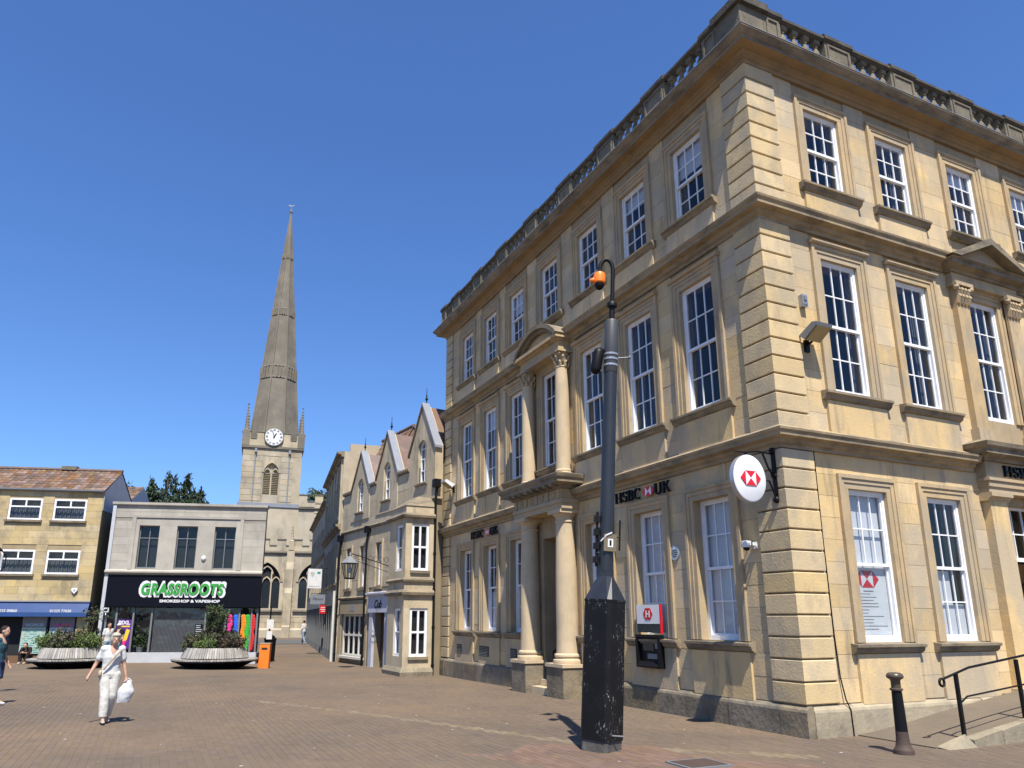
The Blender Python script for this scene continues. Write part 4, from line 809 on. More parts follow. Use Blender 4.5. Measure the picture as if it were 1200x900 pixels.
for c, h, f, a, (w0, w1) in gab:
    n = 10; arcp = [(c+.36*math.cos(math.pi*i/n), w1+.36*math.sin(math.pi*i/n)*.9) for i in range(n+1)]     # right .. left
    m = MB(FG); o0, o1 = -.3, .035
    # gable face pieces around the arched opening
    m.prism([(c-h,6.3),(c-.36,6.3),(c-.36,w1),(c-h,f)], 'n', o0, o1); m.prism([(c+.36,6.3),(c+h,6.3),(c+h,f),(c+.36,w1)], 'n', o0, o1); m.prism([(c-.359,6.3),(c+.359,6.3),(c+.359,w0),(c-.359,w0)], 'n', o0, o1-.001)
    for i in range(n):
        p, q = arcp[i], arcp[i+1]
        def edge(x): t = abs(x-c)/h; return a-(a-f)*t
        m.prism([p, (p[0], edge(p[0])), (q[0], edge(q[0])), q], 'n', o0, o1)
    m.prism([(c+.36,w1),(c+h,f),(c+.36,edge(c+.36))], 'n', o0, o1-.002); m.prism([(c-.36,w1),(c-.36,edge(c-.36)),(c-h,f)], 'n', o0, o1-.002)
    gg = m.build('gable_wall', 'rubble', gb, recalc=True)
    for sg in (-1, 1):
        dx, dz = sg*h, f-a; m = MB(FG); m.prism([(c,a+.02),(c+dx*1.08,a+dz*1.08+.02),(c+dx*1.08,a+dz*1.08+.11),(c,a+.13)], 'n', -.22, .10); m.build('gable_coping', 'lead' if sg < 0 else 'cornice', gg)
    m = MB(FG); m.tube([(c,-.1,a+.15),(c,-.1,a+.75)], [.022,.008], 6); m.ball((c,-.1,a+.3), .06, .06, .07, 8, 6); m.ball((c,-.1,a+.42), .035, .035, .05, 8, 6); m.build('finial', 'black', gg)
    wf = MB(FG); wf.box(c-.35,c-.29,-.16,-.08,w0,w1); wf.box(c+.29,c+.35,-.16,-.08,w0,w1); wf.box(c-.29,c+.29,-.16,-.08,w0,w0+.07); wf.box(c-.02,c+.02,-.15,-.085,w0+.07,w1+.30)
    for z in (w0+(w1-w0)*.36, w0+(w1-w0)*.7, w1): wf.box(c-.29,c+.29,-.148,-.088,z-.018,z+.018)
    for i in range(n): p, q = arcp[i], arcp[i+1]; wf.prism([p, q, (c+(q[0]-c)*.83, w1+(q[1]-w1)*.83), (c+(p[0]-c)*.83, w1+(p[1]-w1)*.83)], 'n', -.16, -.08)
    wo = wf.build('window', 'white', gg)
    zz = [w0+.07, w0+(w1-w0)*.36, w0+(w1-w0)*.7, w1]
    for i in range(2):
        for j in range(3): piece('pane', 'glass', wo, FG, c-.29+.29*i+.02*i, c-.02+.31*i, -.125, -.12, zz[j]+.02, zz[j+1]-.02)
        s_ = -1 if i == 0 else 1; MB(FG).prism([(c+s_*.025,w1+.02)]+[(c+s_*.29*math.cos(R(t)), w1+.02+.26*math.sin(R(t))) for t in (0,30,60,84)], 'n', -.125, -.12).build('pane', 'glass', wo)
    MB(FG).prism([(-.1,w0),(.12,w0-.03),(.12,w0-.09),(0,w0-.14),(-.1,w0-.14)], 'u', c-.5, c+.5).build('sill', 'cornice', gg)
    MB(FG).box(c-.34,c+.34,-.22,-.2,w0,w1+.3).build('room_dark_or_blind', 'dark', wo)  # dark sheet standing in for the unlit room behind the gable window
for u in (4.95,6.78,8.45):
    wo = casement(FG, gb, u-.30, u+.30, 3.3, 5.05, -.12, 1, 2, fr=.07, curtain='blind' if u > 4 else None)
    m = MB(FG); m.box(u-.40,u-.30,-.02,.05,3.25,5.10); m.box(u+.30,u+.40,-.02,.05,3.25,5.10); m.box(u-.40,u+.40,-.02,.052,5.1,5.22); m.build('surround', 'rubble', wo); MB(FG).box(u-.42,u+.42,-.05,.09,3.14,3.25).build('sill', 'cornice', wo)
# two storey bay with windows on its sides
FB = frame((-1.55,15.97,-.13), 0); BAYW = 1.12
FBF = frame((-1.55,15.97,-.13), 92, True)
h1 = [(.24,.90,.65,2.30),(.24,.90,3.62,5.30)]; h2 = [(.35,1.0,.65,2.30),(.35,1.0,3.62,5.30)]
wall(FB, 0, BAYW, -.3, 5.95, h1, .2).build('bay_wall', 'rubble', gb, recalc=False); wall(FBF, 0, 1.75, -.3, 5.95, h2, .2, -.003).build('bay_wall', 'rubble', gb, recalc=False)
for (a, b, c, d) in h1:
    wo = casement(FB, gb, a, b, c, d, -.04, 2, 2, fr=.09, bar=.07); MB(FB).box(a-.04,b+.04,-.04,.07,c-.1,c-.003).build('sill', 'cornice', wo); MB(FB).box(a,b,-.18,-.17,c,d).build('room_dark_or_blind', 'dark', wo)  # dark sheet behind the bay panes stands in for the unlit room
for (a, b, c, d) in h2: wo = casement(FBF, gb, a, b, c, d, -.04, 1, 2, fr=.09); MB(FBF).box(a,b,-.18,-.17,c,d).build('room_dark_or_blind', 'blind', wo)
def bayband(z0, z1, ou, mat='cornice', name='bay_band'):
    MB().sweep([(-.45,15.97),(-1.55,15.97),(-1.61,17.72),(-.9,17.75)][::-1], [(-.05,z0-.13),(ou,z0-.13),(ou+.02,(z0+z1)/2-.13),(ou*.4,z1-.13),(-.05,z1-.13)]).build(name, mat, gb)
bayband(2.75,2.95,.10); bayband(5.52,5.68,.12); bayband(3.22,3.36,.07); bayband(.0,.28,.09,'kerb','bay_plinth')
m = MB(); p = [(-1.58,15.94),(-.40,15.94),(-.40,17.76),(-1.64,17.74)]; q = [(-1.0,16.3),(-.40,16.3),(-.40,17.5),(-1.05,17.5)]
m.add([(*x,5.82) for x in p]+[(*x,6.22) for x in q], [(0,1,5,4),(1,2,6,5),(2,3,7,6),(3,0,4,7),(4,5,6,7),(3,2,1,0)]); m.build('bay_roof', 'cornice', gb)
# shop fronts
m = MB(FG); m.box(3.55,3.95,-.05,.10,-.1,2.18); m.box(5.2,5.55,-.05,.10,-.1,2.18); m.box(3.45,5.65,-.05,.14,2.18,2.85); m.prism([(-.05,2.85),(.18,2.85),(.26,2.92),(.26,2.98),(-.05,3.05)], 'u', 3.38, 5.72); m.build('shop_door_surround', 'lilac', gb)
m = MB(FG); m.box(4.0,5.15,-.32,-.28,-.05,2.18); dd_ = m.build('shop_door', 'wood', gb)
for z0, z1 in ((.15,.8),(.95,1.9)):
    for s_ in (0,1): MB(FG).box(4.12+s_*.5,4.52+s_*.5,-.28,-.262,z0,z1).build('panel', 'wood', dd_)
MB(FG).tube([(4.2,-.26,.9),(4.2,-.22,1.0),(4.2,-.26,1.15)], .015, 6).build('handle', 'steel', dd_)
text_on('shop_name', 'Cob', .4, 'black', gb, FG, 4.55, .142, 2.52, width=.75, height=.34, shear=.3, offset=.01)
wo = casement(FG, gb, 6.35, 8.95, .33, 2.12, -.05, 4, 2, mat='creamwhite', fr=.09, bar=.09, curtain='curtain')
MB(FG).box(6.22,9.08,-.03,.1,2.13,2.72).build('shop_fascia', 'tan', gb); MB(FG).prism([(.1,2.25),(.105,2.25),(.105,2.5),(.1,2.5)], 'u', 7.3, 7.75).build('fascia_emblem', 'lead', gb); MB(FG).box(6.22,9.08,-.05,.14,.22,.32).build('shop_sill', 'creamwhite', gb)
MB(FG).prism([(-.03,2.74),(.12,2.76),(.16,2.84),(-.03,2.95)], 'u', 6.1, 9.3).build('shop_cornice', 'cornice', gb)
for u, zt_ in ((6.12,5.6),(9.5,5.5),(-.16,6.7)):
    m = MB(FG); ou = .12 if u > 0 else .0
    m.tube([(u,ou,-.1),(u,ou,zt_-.4),(u,ou-.05,zt_)], .05, 8)
    for z in (.3,1.6,2.9,4.2): m.lathe([(.065,z),(.065,z+.08)], (u,ou,0), 8)
    m.box(u-.13,u+.13,ou-.15,ou+.1,zt_,zt_+.3); m.build('drainpipe', 'black', gb)
# roof
tile_roof('roof_tiles', gb, FG, .0, GL, -.4, 7.85, -2.6, 10.55); tile_roof('roof_tiles', gb, FG, .0, GL, -4.8, 7.85, -2.6, 10.55)
MB(FG).tube([(0,-2.6,10.6),(GL,-2.6,10.6)], .09, 8).build('roof_ridge', 'tile', gb)
m = MB(FG); m.prism([(-.4,7.7),(-4.8,7.7),(-2.6,10.45)], 'u', .05, GL-.02); m.build('roof_core', 'dark', gb); m = MB(FG); m.box(.02,GL-.02,-5.9,-.4,-.2,7.68); m.build('rear_block', 'rubcore', gb)
tile_roof('roof_tiles', gb, FG, 5.9, GL, -.38, 7.9, -1.9, 10.7); tile_roof('roof_tiles', gb, FG, 5.9, GL, -3.4, 7.9, -1.9, 10.7); MB(FG).tube([(5.9,-1.9,10.74),(GL,-1.9,10.74)], .09, 8).build('roof_ridge', 'tile', gb); MB(FG).prism([(-.42,7.8),(-3.35,7.8),(-1.9,10.62)], 'u', 5.95, GL-.03).build('roof_core', 'tile', gb)
for c, h, f, a, w in gab:
    m = MB(FG); 
    for sg in (-1,1):
        m.add([(c,-.3,a-.02),(c+sg*h,-.3,f-.02),(c+sg*h,-1.1,f-.02),(c,-2.6,a-.02)], [(0,1,2,3)])
    m.build('gable_roof', 'tile', gb, recalc=False)
# ------------------------------------------------------------------ buildings further down the street
F3 = frame((-1.70,25.75,-.13), 82, True)
M['greystone'] = material('sooty_stone', (.42,.355,.25), (.34,.29,.21), scale=1.2, var=.06, stain=(.11,.095,.07), stain_amt=.6, streak=(2,2,.8), bump=.25)
M['shopgrey'] = plain('grey_shopfront_paint', (.13,.135,.14), .5)
def terrace(name, label, F, u0, u1, H, wins, shop, cornices, base):
    t = thing(name, label, 'building', F @ Vector(((u0+u1)/2, -1, 0)))
    hs = [(a,b,c,d) for a,b,c,d in wins]
    wall(F, u0, u1, -.3, H, hs, .3).build('wall', 'greystone', t, recalc=False); MB(F).box(u0+.01,u1-.01,-7,-.6,-.3,H-.05).build('rear_block', 'greystone', t)
    MB(F).box(u0+.002,u0+.25,-7,-.3,-.3,H+.4).build('end_wall', 'rubble', t)
    for (a, b, c, d) in wins:
        wo = casement(F, t, a, b, c, d, -.1, 1, 2, fr=.06); MB(F).box(a-.08,b+.08,-.05,.08,c-.09,c-.002).build('sill', 'cornice', wo); MB(F).box(a,b,-.28,-.27,c,d).build('room_dark_or_blind', 'dark', wo)  # dark sheet in each opening stands in for the unlit room
        m = MB(F); m.box(a-.12,a-.002,-.01,.04,c,d); m.box(b+.002,b+.12,-.01,.04,c,d); m.box(a-.12,b+.12,-.01,.041,d+.001,d+.12); m.build('surround', 'greystone', wo)
    for (z, o) in cornices: MB(F).prism([(-.02,z-.25),(o*.3,z-.22),(o*.4,z-.12),(o*.9,z-.08),(o,z),(-.02,z+.06)], 'u', u0-.05, u1).build('cornice', 'cornice', t)
    return t
b3 = terrace('classical_shop_building', 'tall sooty stone building with cornices and grey shopfront beyond the gabled shops', F3, 0, 10.3, 10.0, [(u-.45,u+.45,z0,z1) for u in (1.3,3.3,5.3,7.2,9.2) for z0,z1 in ((3.6,5.5),(6.8,8.6))], 0, ((9.95,.35),(6.35,.25)), 0)
for i in range(6): MB(F3).box(.15+i*1.95,.45+i*1.95,-.01,.09,6.4,9.65).build('pilaster', 'greystone', b3)
b4 = terrace('far_terrace_building', 'lower dark stone terrace at the far end of the shop row', F3, 10.35, 26, 9.1, [(u-.45,u+.45,z0,z1) for u in (11.6,13.7,15.8,17.9,20,22.2,24.3) for z0,z1 in ((3.5,5.2),(5.9,7.5))], 0, ((9.05,.3),(5.8,.12)), 0)
for t, a, b in ((b3,0.05,10.25),(b4,10.4,26)):
    MB(F3).box(a,b,0.002,.12,2.55,3.2).build('shop_fascia', 'shopgrey', t)
    n = int((b-a)/1.35); 
    for i in range(n+1): x = a+(b-a-.18)*i/n; MB(F3).box(x,x+.18,.002,.10,-.1,2.549).build('shopfront_pillar', 'shopgrey', t)
    for i in range(n): x = a+(b-a-.18)*i/n+.18; w_ = (b-a-.18)/n-.18; MB(F3).box(x,x+w_,.002,.06,-.1,.45).build('stall_riser', 'shopgrey', t); piece('shop_pane', 'screen', t, F3, x+.003, x+w_-.003, .006, .03, .453, 2.545)
m = MB(F3); m.prism([(.5+.28*math.cos(R(i*30)),2.9+.22*math.sin(R(i*30))) for i in range(12)],'n',.12,.13); M['gold'] = plain('gold_paint', (.35,.22,.05), .4); m.build('shop_emblem', 'gold', b3)
MB(F3).tube([(-.02,.12,-.1),(-.02,.12,3.2)], .06, 8).build('drainpipe', 'creamwhite', b3)
# hanging signs over the street
def hang_sign(label, x0, x1, y, z0, z1, mat, fx, name='hanging_sign'):
    t = thing(name, label, 'sign', ((x0+x1)/2, y, z0)); MB().box(x0,x1,y-.03,y+.03,z0,z1).build('board', mat, t); m = MB(); m.tube([(x0+.02,y,z1+.05),(fx,y,z1+.05)], .015, 6); m.tube([(x0+.05,y,z1),(x0+.05,y,z1+.06)],.01,6); m.tube([(x1-.05,y,z1),(x1-.05,y,z1+.06)],.01,6); m.build('bracket', 'black', t); return t
M['signgrey'] = plain('grey_sign', (.20,.22,.26), .5); M['teal'] = plain('teal_paint', (.05,.25,.28), .5); M['palegrey'] = plain('pale_grey_print', (.45,.46,.47), .6)
hs = hang_sign('white square hanging sign with grey heart above the grey sign', -1.93, -1.17, 32, 3.42, 4.48, 'atmwhite', -.5); FH = frame((-1.93,31.97,0), 0)
m = MB(FH); m.prism([(.1,4.25),(.2,4.33),(.25,4.28),(.3,4.33),(.4,4.25),(.25,4.0)], 'n', 0, .004); m.build('heart_print', 'palegrey', hs); m = MB(FH); m.box(.5,.68,0,.004,4.2,4.33); m.build('corner_print', 'teal', hs); MB(FH).box(.08,.66,0,.004,3.5,3.56).build('caption_print', 'palegrey', hs)
hs = hang_sign('grey hanging sign with black script below the white one', -1.80, -1.0, 31.6, 2.55, 3.08, 'signgrey', -.5); text_on('script_print', 'Maison', .3, 'black', hs, frame((-1.4,31.57,0),0), 0, .0, 2.84, width=.6, shear=.4, ext=.003)
hs = hang_sign('small red hanging sign at the bottom of the sign group', -1.36, -.98, 31.2, 2.06, 2.5, 'red', -.5); m = MB(frame((-1.36,31.17,0),0)); m.box(.06,.32,0,.003,2.36,2.4); m.box(.04,.34,0,.003,2.26,2.3); m.box(.08,.3,0,.003,2.16,2.2); m.build('print', 'atmwhite', hs)
# street lanterns
def lantern(label, p, wall_p, sgn):
    t = thing('street_lantern', label, 'lantern', (p[0],p[1],p[2]-.5), 'hanging street lanterns')
    m = MB(); d_ = Vector(wall_p)-Vector(p)
    m.tube([(p[0],p[1],p[2]+.62),(wall_p[0],wall_p[1],wall_p[2]+.05)], .018, 6); m.tube([(p[0],p[1],p[2]+.40),(wall_p[0],wall_p[1],wall_p[2]-.2)], .012, 6)
    for i in range(7):
        f_ = (i+.6)/7.5; c = Vector(p)+d_*f_; c.z = p[2]+.49-(.1*f_); m.tube([(c.x+.1*math.cos(R(a))*d_.normalized().x, c.y+.1*math.cos(R(a))*d_.normalized().y, c.z+.1*math.sin(R(a))) for a in range(0,361,45)], .008, 5)
    m.build('scroll_bracket', 'black', t)
    m = MB(); n = 6; m.lathe([(.36,.20),(.38,.22),(.20,.38),(.09,.48),(.05,.50),(.06,.56),(.02,.64)], p, n); m.build('lantern_roof', 'grey', t)
    m = MB(); m.lathe([(.20,-.36),(.33,.195)], p, n); m.build('lantern_glass', 'lglass', t)
    m = MB()
    for i in range(n): a = 2*math.pi*i/n; m.tube([(p[0]+.205*math.cos(a),p[1]+.205*math.sin(a),p[2]-.37),(p[0]+.34*math.cos(a),p[1]+.34*math.sin(a),p[2]+.2)], .014, 5)
    m.lathe([(.21,-.40),(.215,-.38),(.215,-.35),(.2,-.35)], p, n); m.build('lantern_frame', 'black', t)
    MB().ball((p[0],p[1],p[2]-.05), .08, .08, .13, 8, 7).build('bulb', 'atmwhite', t); return t
M['lglass'] = glass('lantern_glass', (.75,.78,.8), 1.0)
lantern('six sided street lantern on a scrolled bracket from the gabled shops', (-2.62,19.7,3.72), (-.92,19.7,3.8), 1)
# ------------------------------------------------------------------ church
M['church'] = material('church_stone', (.43,.36,.245), (.34,.29,.205), scale=.5, var=.14, stain=(.17,.145,.105), stain_amt=.7, streak=(.7,.7,.35), bump=.3, bscale=6)
M['spire'] = material('spire_stone', (.20,.175,.135), (.15,.134,.108), scale=.7, stain=(.10,.09,.07), stain_amt=.65, streak=(.8,.8,.5), bump=.6, bscale=5, grey=((.13,.115,.09),.6,.35))
FC = frame((.55,69.3,0), -7); TW = 3.05
ch = thing('church', 'medieval stone church with clock tower and tall spire at the street end', 'church', (.55,69.3,0))
# tower front with pointed belfry window
bw = arch_pts(0, 14.5, 16.9, .78)
tw = MB(FC); tw.box(-TW,TW,-5.6,0-.4,0,19.5); tw.build('tower_core', 'church', ch)
def pierced(F, u0, u1, z0, z1, outline, o0, o1, uc):     # wall panel around an arched outline (sill first two points)
    m = MB(F); hl = [p for p in outline[2:]]; zl = outline[0][1]; uL_ = min(p[0] for p in outline); uR_ = max(p[0] for p in outline)
    m.box(u0,uL_,o0,o1,z0,z1); m.box(uR_,u1,o0,o1,z0,z1); m.box(uL_,uR_,o0,o1,z0,zl)
    for a, b in zip(hl, hl[1:]):
        if abs(a[0]-b[0]) < 1e-6: continue
        m.prism([a,b,(b[0],z1),(a[0],z1)], 'n', o0, o1)
    return m
pierced(FC, -TW, TW, 13.2, 19.5, bw, -.4, 0, 0).build('tower_wall', 'church', ch, recalc=False); MB(FC).box(-TW-.06,TW+.06,-5.6,.06,0,13.2).build('tower_wall', 'church', ch)
exb = [(-.95,.95,14.3,18.6)]
lay(courses([(-TW,TW,13.8,19.3)], exb, .62, 1.2, random), FC, 'church', ch, 'tower_stone', 'tower_stones', 70, .05, .03, .03)
bw_ = thing; bwo = MB(FC); 
for s_ in (-1,1):
    for k_ in range(13): bwo.prism([(-.30,14.55+k_*.19),(-.10,14.5+k_*.19),(-.10,14.53+k_*.19),(-.30,14.58+k_*.19)], 'u', s_*.4-.33, s_*.4+.33)
bel = bwo.build('belfry_louvres', 'church', ch)
m = MB(FC); m.box(-.08,.08,-.2,-.02,14.5,17.3); 
for s_ in (-1,1):
    A = arch_pts(s_*.4, 16.4, 16.9, .38); B = arch_pts(s_*.4, 16.4, 16.9, .27)
    for i in range(2, len(A)-1): m.prism([A[i],A[i+1],B[i+1],B[i]], 'n', -.2, -.04)
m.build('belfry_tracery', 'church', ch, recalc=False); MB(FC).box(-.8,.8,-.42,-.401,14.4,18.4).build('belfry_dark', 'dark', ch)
def hood(F, parent, outline, w_, ou, mat='church', name='arch_moulding'):
    pts = outline[2:]; cx = sum(p[0] for p in outline)/len(outline); zs_ = outline[2][1]; m = MB(F)
    def out_(p): d_ = Vector((p[0]-cx, max(p[1]-zs_+.15,.01))); d_.normalize(); return (p[0]+d_.x*w_, p[1]+d_.y*w_)
    for a, b in zip(pts, pts[1:]): m.prism([a,b,out_(b),out_(a)], 'n', 0, ou)
    return m.build(name, mat, parent, recalc=False)
hood(FC, ch, bw, .16, .06)
def bandbox(F, a, b, d0, d1, z0, z1, mat, name): return MB(F).box(a,b,d0,d1,z0,z1).build(name, mat, ch)
bandbox(FC,-TW-.18,TW+.18,-5.8,.18,19.5,19.75,'spire','tower_string'); bandbox(FC,-TW-.16,TW+.16,-5.75,.16,13.2,13.6,'lead','tower_ledge')
# battlemented parapet
def battlements(F, u0, u1, o, z, n, h0=.55, h1=.6, th=.3, mat='church', parent=None):
    parent = parent or ch
    MB(F).box(u0,u1,o-th,o,z,z+h0).build('parapet', mat, parent); w_ = (u1-u0)/(2*n-1)
    for i in range(n):
        a = u0+2*i*w_; MB(F).box(a,a+w_,o-th+.001,o-.001,z+h0,z+h0+h1).build('merlon', mat, parent); MB(F).box(a-.05,a+w_+.05,o-th-.05,o+.06,z+h0+h1,z+h0+h1+.1).build('merlon_cap', 'spire', parent)
    for i in range(n-1): a = u0+(2*i+1)*w_; MB(F).box(a+.051,a+w_-.051,o-th-.05,o+.06,z+h0,z+h0+.09).build('crenel_cap', 'spire', parent)
battlements(FC,-TW-.05,TW+.05,.08,19.75,5,.75,.75); battlements(FC,-TW-.05,TW+.05,-5.3,19.75,5,.75,.75)
for s_ in (-1,1):
    FSd = FC @ Matrix.Translation((s_*(TW+.05),-2.6,0)) @ Matrix.Rotation(R(90),4,'Z'); battlements(FSd,-2.4,2.4,.15,19.75,4,.75,.75)
    for o in (-.15,-5.2):
        m = MB(FC); c_ = s_*(TW-.18); m.box(c_-.36,c_+.36,o-.36,o+.36,19.7,21.3); m.lathe([(.40,21.3),(.42,21.42),(.30,21.5),(.02,24.3)], (c_,o,0), 4, R(45))
        for k_ in range(8):
            f_ = k_/8; r_ = .32*(1-f_)+.03; z_ = 21.6+2.6*f_
            for a in range(4): m.box(c_+r_*.8*math.cos(R(45+90*a))-.05,c_+r_*.8*math.cos(R(45+90*a))+.05,o+r_*.8*math.sin(R(45+90*a))-.05,o+r_*.8*math.sin(R(45+90*a))+.05,z_,z_+.12)
        m.ball((c_,o,24.35),.1,.1,.14,6,5); m.build('pinnacle', 'spire', ch)
for s_ in (-1,1):
    m = MB(FC); m.tube([(s_*1.75,.1,19.4),(s_*1.78,.1,13.6)], .06, 6); m.box(s_*1.75-.12,s_*1.75+.12,.04,.3,19.0,19.4); m.build('lead_downpipe', 'lead', ch)
bandbox(FC,TW-.85,TW+.001,-.1,.05,13.61,18.2,'church','corner_buttress')
# spire
SB = 2.85; SC = (0,-2.65,0)
def spr(z): return SB*(50.0-z)/(50.0-19.8)
m = MB(FC); m.lathe([(spr(19.8)*1.0,19.8),(spr(28.5),28.5),(spr(36),36),(spr(43.3),43.3),(.07,49.9)], SC, 8, R(22.5)); m.build('spire', 'spire', ch)
for i in range(8):
    a = R(22.5+45*i); m = MB(FC); m.tube([(SC[0]+spr(z)*1.0*math.cos(a), SC[1]+spr(z)*1.0*math.sin(a), z) for z in (19.8,30,40,49.5)], [.11,.10,.08,.04], 5); m.build('spire_rib', 'spire', ch)
for z0, z1, g in ((27.8,29.4,1.015),(35.6,36.6,1.02),(43.0,43.8,1.03)):
    m = MB(FC); m.lathe([(spr(z0)*g,z0),(spr(z0)*(g+.025),z0+.08),(spr(z0+.2)*g,z0+.2)], SC, 8, R(22.5)); m.lathe([(spr(z1)*g,z1-.2),(spr(z1)*(g+.03),z1-.1),(spr(z1)*g,z1)], SC, 8, R(22.5))
    for i in range(8):
        for k_ in range(4):
            a = R(45*i-22.5+(k_+.5)*11.25); r_ = spr((z0+z1)/2)*.985; m.box(SC[0]+r_*math.cos(a)-.07,SC[0]+r_*math.cos(a)+.07,SC[1]+r_*math.sin(a)-.07,SC[1]+r_*math.sin(a)+.07,z0+.15,z1-.15)
    m.build('spire_band', 'spire', ch)
m = MB(FC); m.lathe([(.14,49.4),(.2,49.6),(.1,49.8),(.03,50.2),(.02,50.6)], SC, 8); m.build('finial', 'spire', ch); m = MB(FC); m.prism([(-.35,50.35),(.0,50.28),(.3,50.45),(.35,50.6),(.05,50.46),(-.3,50.55)], 'n', SC[1]-.02, SC[1]+.02); m.build('weathervane', 'lead', ch)
# clock
M['clock'] = plain('clock_face_white', (.72,.73,.74), .5)
FK = FC @ Matrix.Translation((.0,.16,20.75)) @ Matrix.Rotation(R(-90),4,'X')      # local: x right, y down, z out
ck = MB(); ck.F = FK; ck.lathe([(.97,0),(.99,.05),(.99,.14),(.93,.15)], n=40); clock = ck.build('clock', 'spire', ch, smooth=40)
ck = MB(); ck.F = FK; ck.lathe([(.93,.10),(.93,.165)], n=40); ck.build('dial', 'clock', clock)
ck = MB(); ck.F = FK
for i in range(12):
    a = R(30*i); c_, s_ = math.sin(a), -math.cos(a)
    for off in ((-.07,0,.07) if i % 3 else (-.09,-.03,.03,.09)):
        px_, py_ = -s_*off, c_*off; p0 = Vector((c_*.64+px_*1, s_*.64+py_*1)); p1 = Vector((c_*.87+px_*1.2, s_*.87+py_*1.2)); d_ = (p1-p0).normalized(); n_ = Vector((-d_.y,d_.x))*.022
        ck.add([(*(p0+n_),.168),(*(p0-n_),.168),(*(p1-n_),.168),(*(p1+n_),.168)], [(0,1,2,3)])
    ck.build('numeral', 'black', clock, recalc=False); ck = MB(); ck.F = FK
for nm, ang, ln, wd in (('minute_hand',342,.78,.035),('hour_hand',28,.52,.06)):
    a = R(ang); c_, s_ = math.sin(a), -math.cos(a); ck = MB(); ck.F = FK; ck.prism([(-c_*.15-s_*-wd,-s_*.15+c_*-wd),(-c_*.15-s_*wd,-s_*.15+c_*wd),(c_*ln*.8-s_*wd,s_*ln*.8+c_*wd),(c_*ln,s_*ln),(c_*ln*.8+s_*wd,s_*ln*.8-c_*wd)], 'z', .175, .185); ck.build(nm, 'black', clock)
# nave and aisle
FA = frame((2.35,65.0,0), -15)
def gothic_window(F, uc, z0, zs, hw, o, lights=3):
    ol = arch_pts(uc, z0, zs, hw); hood(F, ch, ol, .22, o+.08, name='window_hood')
    m = MB(F); m.prism(ol, 'n', o-.36, o-.34); g = m.build('window', 'dark', ch); m = MB(F)
    for i in range(lights+1): x = uc-hw+2*hw*i/lights; top = zs if i in (0, lights) else zs+hw*.75; m.box(x-.06,x+.06,o-.3,o-.1,z0,top)
    for i in range(lights):
        A = arch_pts(uc-hw+2*hw*(i+.5)/lights, z0, zs-.1, hw/lights); B = arch_pts(uc-hw+2*hw*(i+.5)/lights, z0, zs-.1, hw/lights-.1)
        for k_ in range(2, len(A)-1): m.prism([A[k_],A[k_+1],B[k_+1],B[k_]], 'n', o-.3, o-.1)
    A = arch_pts(uc, z0, zs+hw*.55, hw*.45); B = arch_pts(uc, z0, zs+hw*.55, hw*.45-.1)
    for k_ in range(2, len(A)-1): m.prism([A[k_],A[k_+1],B[k_+1],B[k_]], 'n', o-.3, o-.1)
    m.build('tracery', 'church', g, recalc=False)
    for i in range(lights): piece('pane', 'screen', g, F, uc-hw+2*hw*i/lights+.06, uc-hw+2*hw*(i+1)/lights-.06, o-.26, o-.24, z0, zs+.2)
    return ol
bays = [(-2.05,1.35),(2.35,1.35),(6.75,1.35)]; edges = [-4.4,.15,4.55,9.0]
for k_, (uc, hw) in enumerate(bays):
    ol = gothic_window(FA, uc, 2.75, 5.3, hw, 0); pierced(FA, edges[k_], edges[k_+1], 0, 8.0, ol, -.4, 0, uc).build('aisle_wall', 'church', ch, recalc=False)
    ex_ = [(uc-hw-.3,uc+hw+.3,2.6,7.9)]; lay(courses([(edges[k_],edges[k_+1],.9,7.9)], ex_, .5, 1.1, random), FA, 'church', ch, 'aisle_stone', 'aisle_stones', 45, .05, .03, .025)
    MB(FA).prism([(-.1,2.72),(.22,2.55),(.22,2.42),(-.02,2.3)], 'u', edges[k_]+.5, edges[k_+1]-.5).build('window_sill', 'spire', ch)
MB(FA).prism([(-.4,7.98),(.12,7.98),(.2,8.1),(.2,8.2),(0,8.3),(-.4,8.3)], 'u', -4.4, 9).build('aisle_string', 'spire', ch); battlements(FA,-4.4,9,.05,8.3,9,.5,.6)
MB(FA).prism([(-.01,0),(.30,0),(.30,.7),(.16,.85),(-.01,.9)], 'u', -4.4, 9).build('aisle_plinth', 'church', ch)
MB(FA).box(-4.4,9,-6.5,-.45,0,8.0).build('aisle_core', 'dark', ch)
for u in (.15,4.55,-4.3):
    m = MB(FA); m.prism([(0,0),(.85,0),(.85,1.0),(.72,1.15),(.72,4.2),(.5,4.7),(.5,6.5),(.3,7.2),(.3,8.4),(0,8.4)], 'u', u-.36, u+.36); m.box(u-.25,u+.25,-.15,.35,8.4,9.2); m.lathe([(.33,9.2),(.35,9.3),(.22,9.4),(.03,11.0)], (u,.1,0), 4, R(45)); 
    for k_ in range(5):
        r_ = .26*(1-k_/5.5)
        for a in range(4): x, y = u+r_*.75*math.cos(R(45+90*a)), .1+r_*.75*math.sin(R(45+90*a)); m.box(x-.05,x+.05,y-.05,y+.05,9.5+k_*.28,9.6+k_*.28)
    m.build('buttress', 'church', ch)
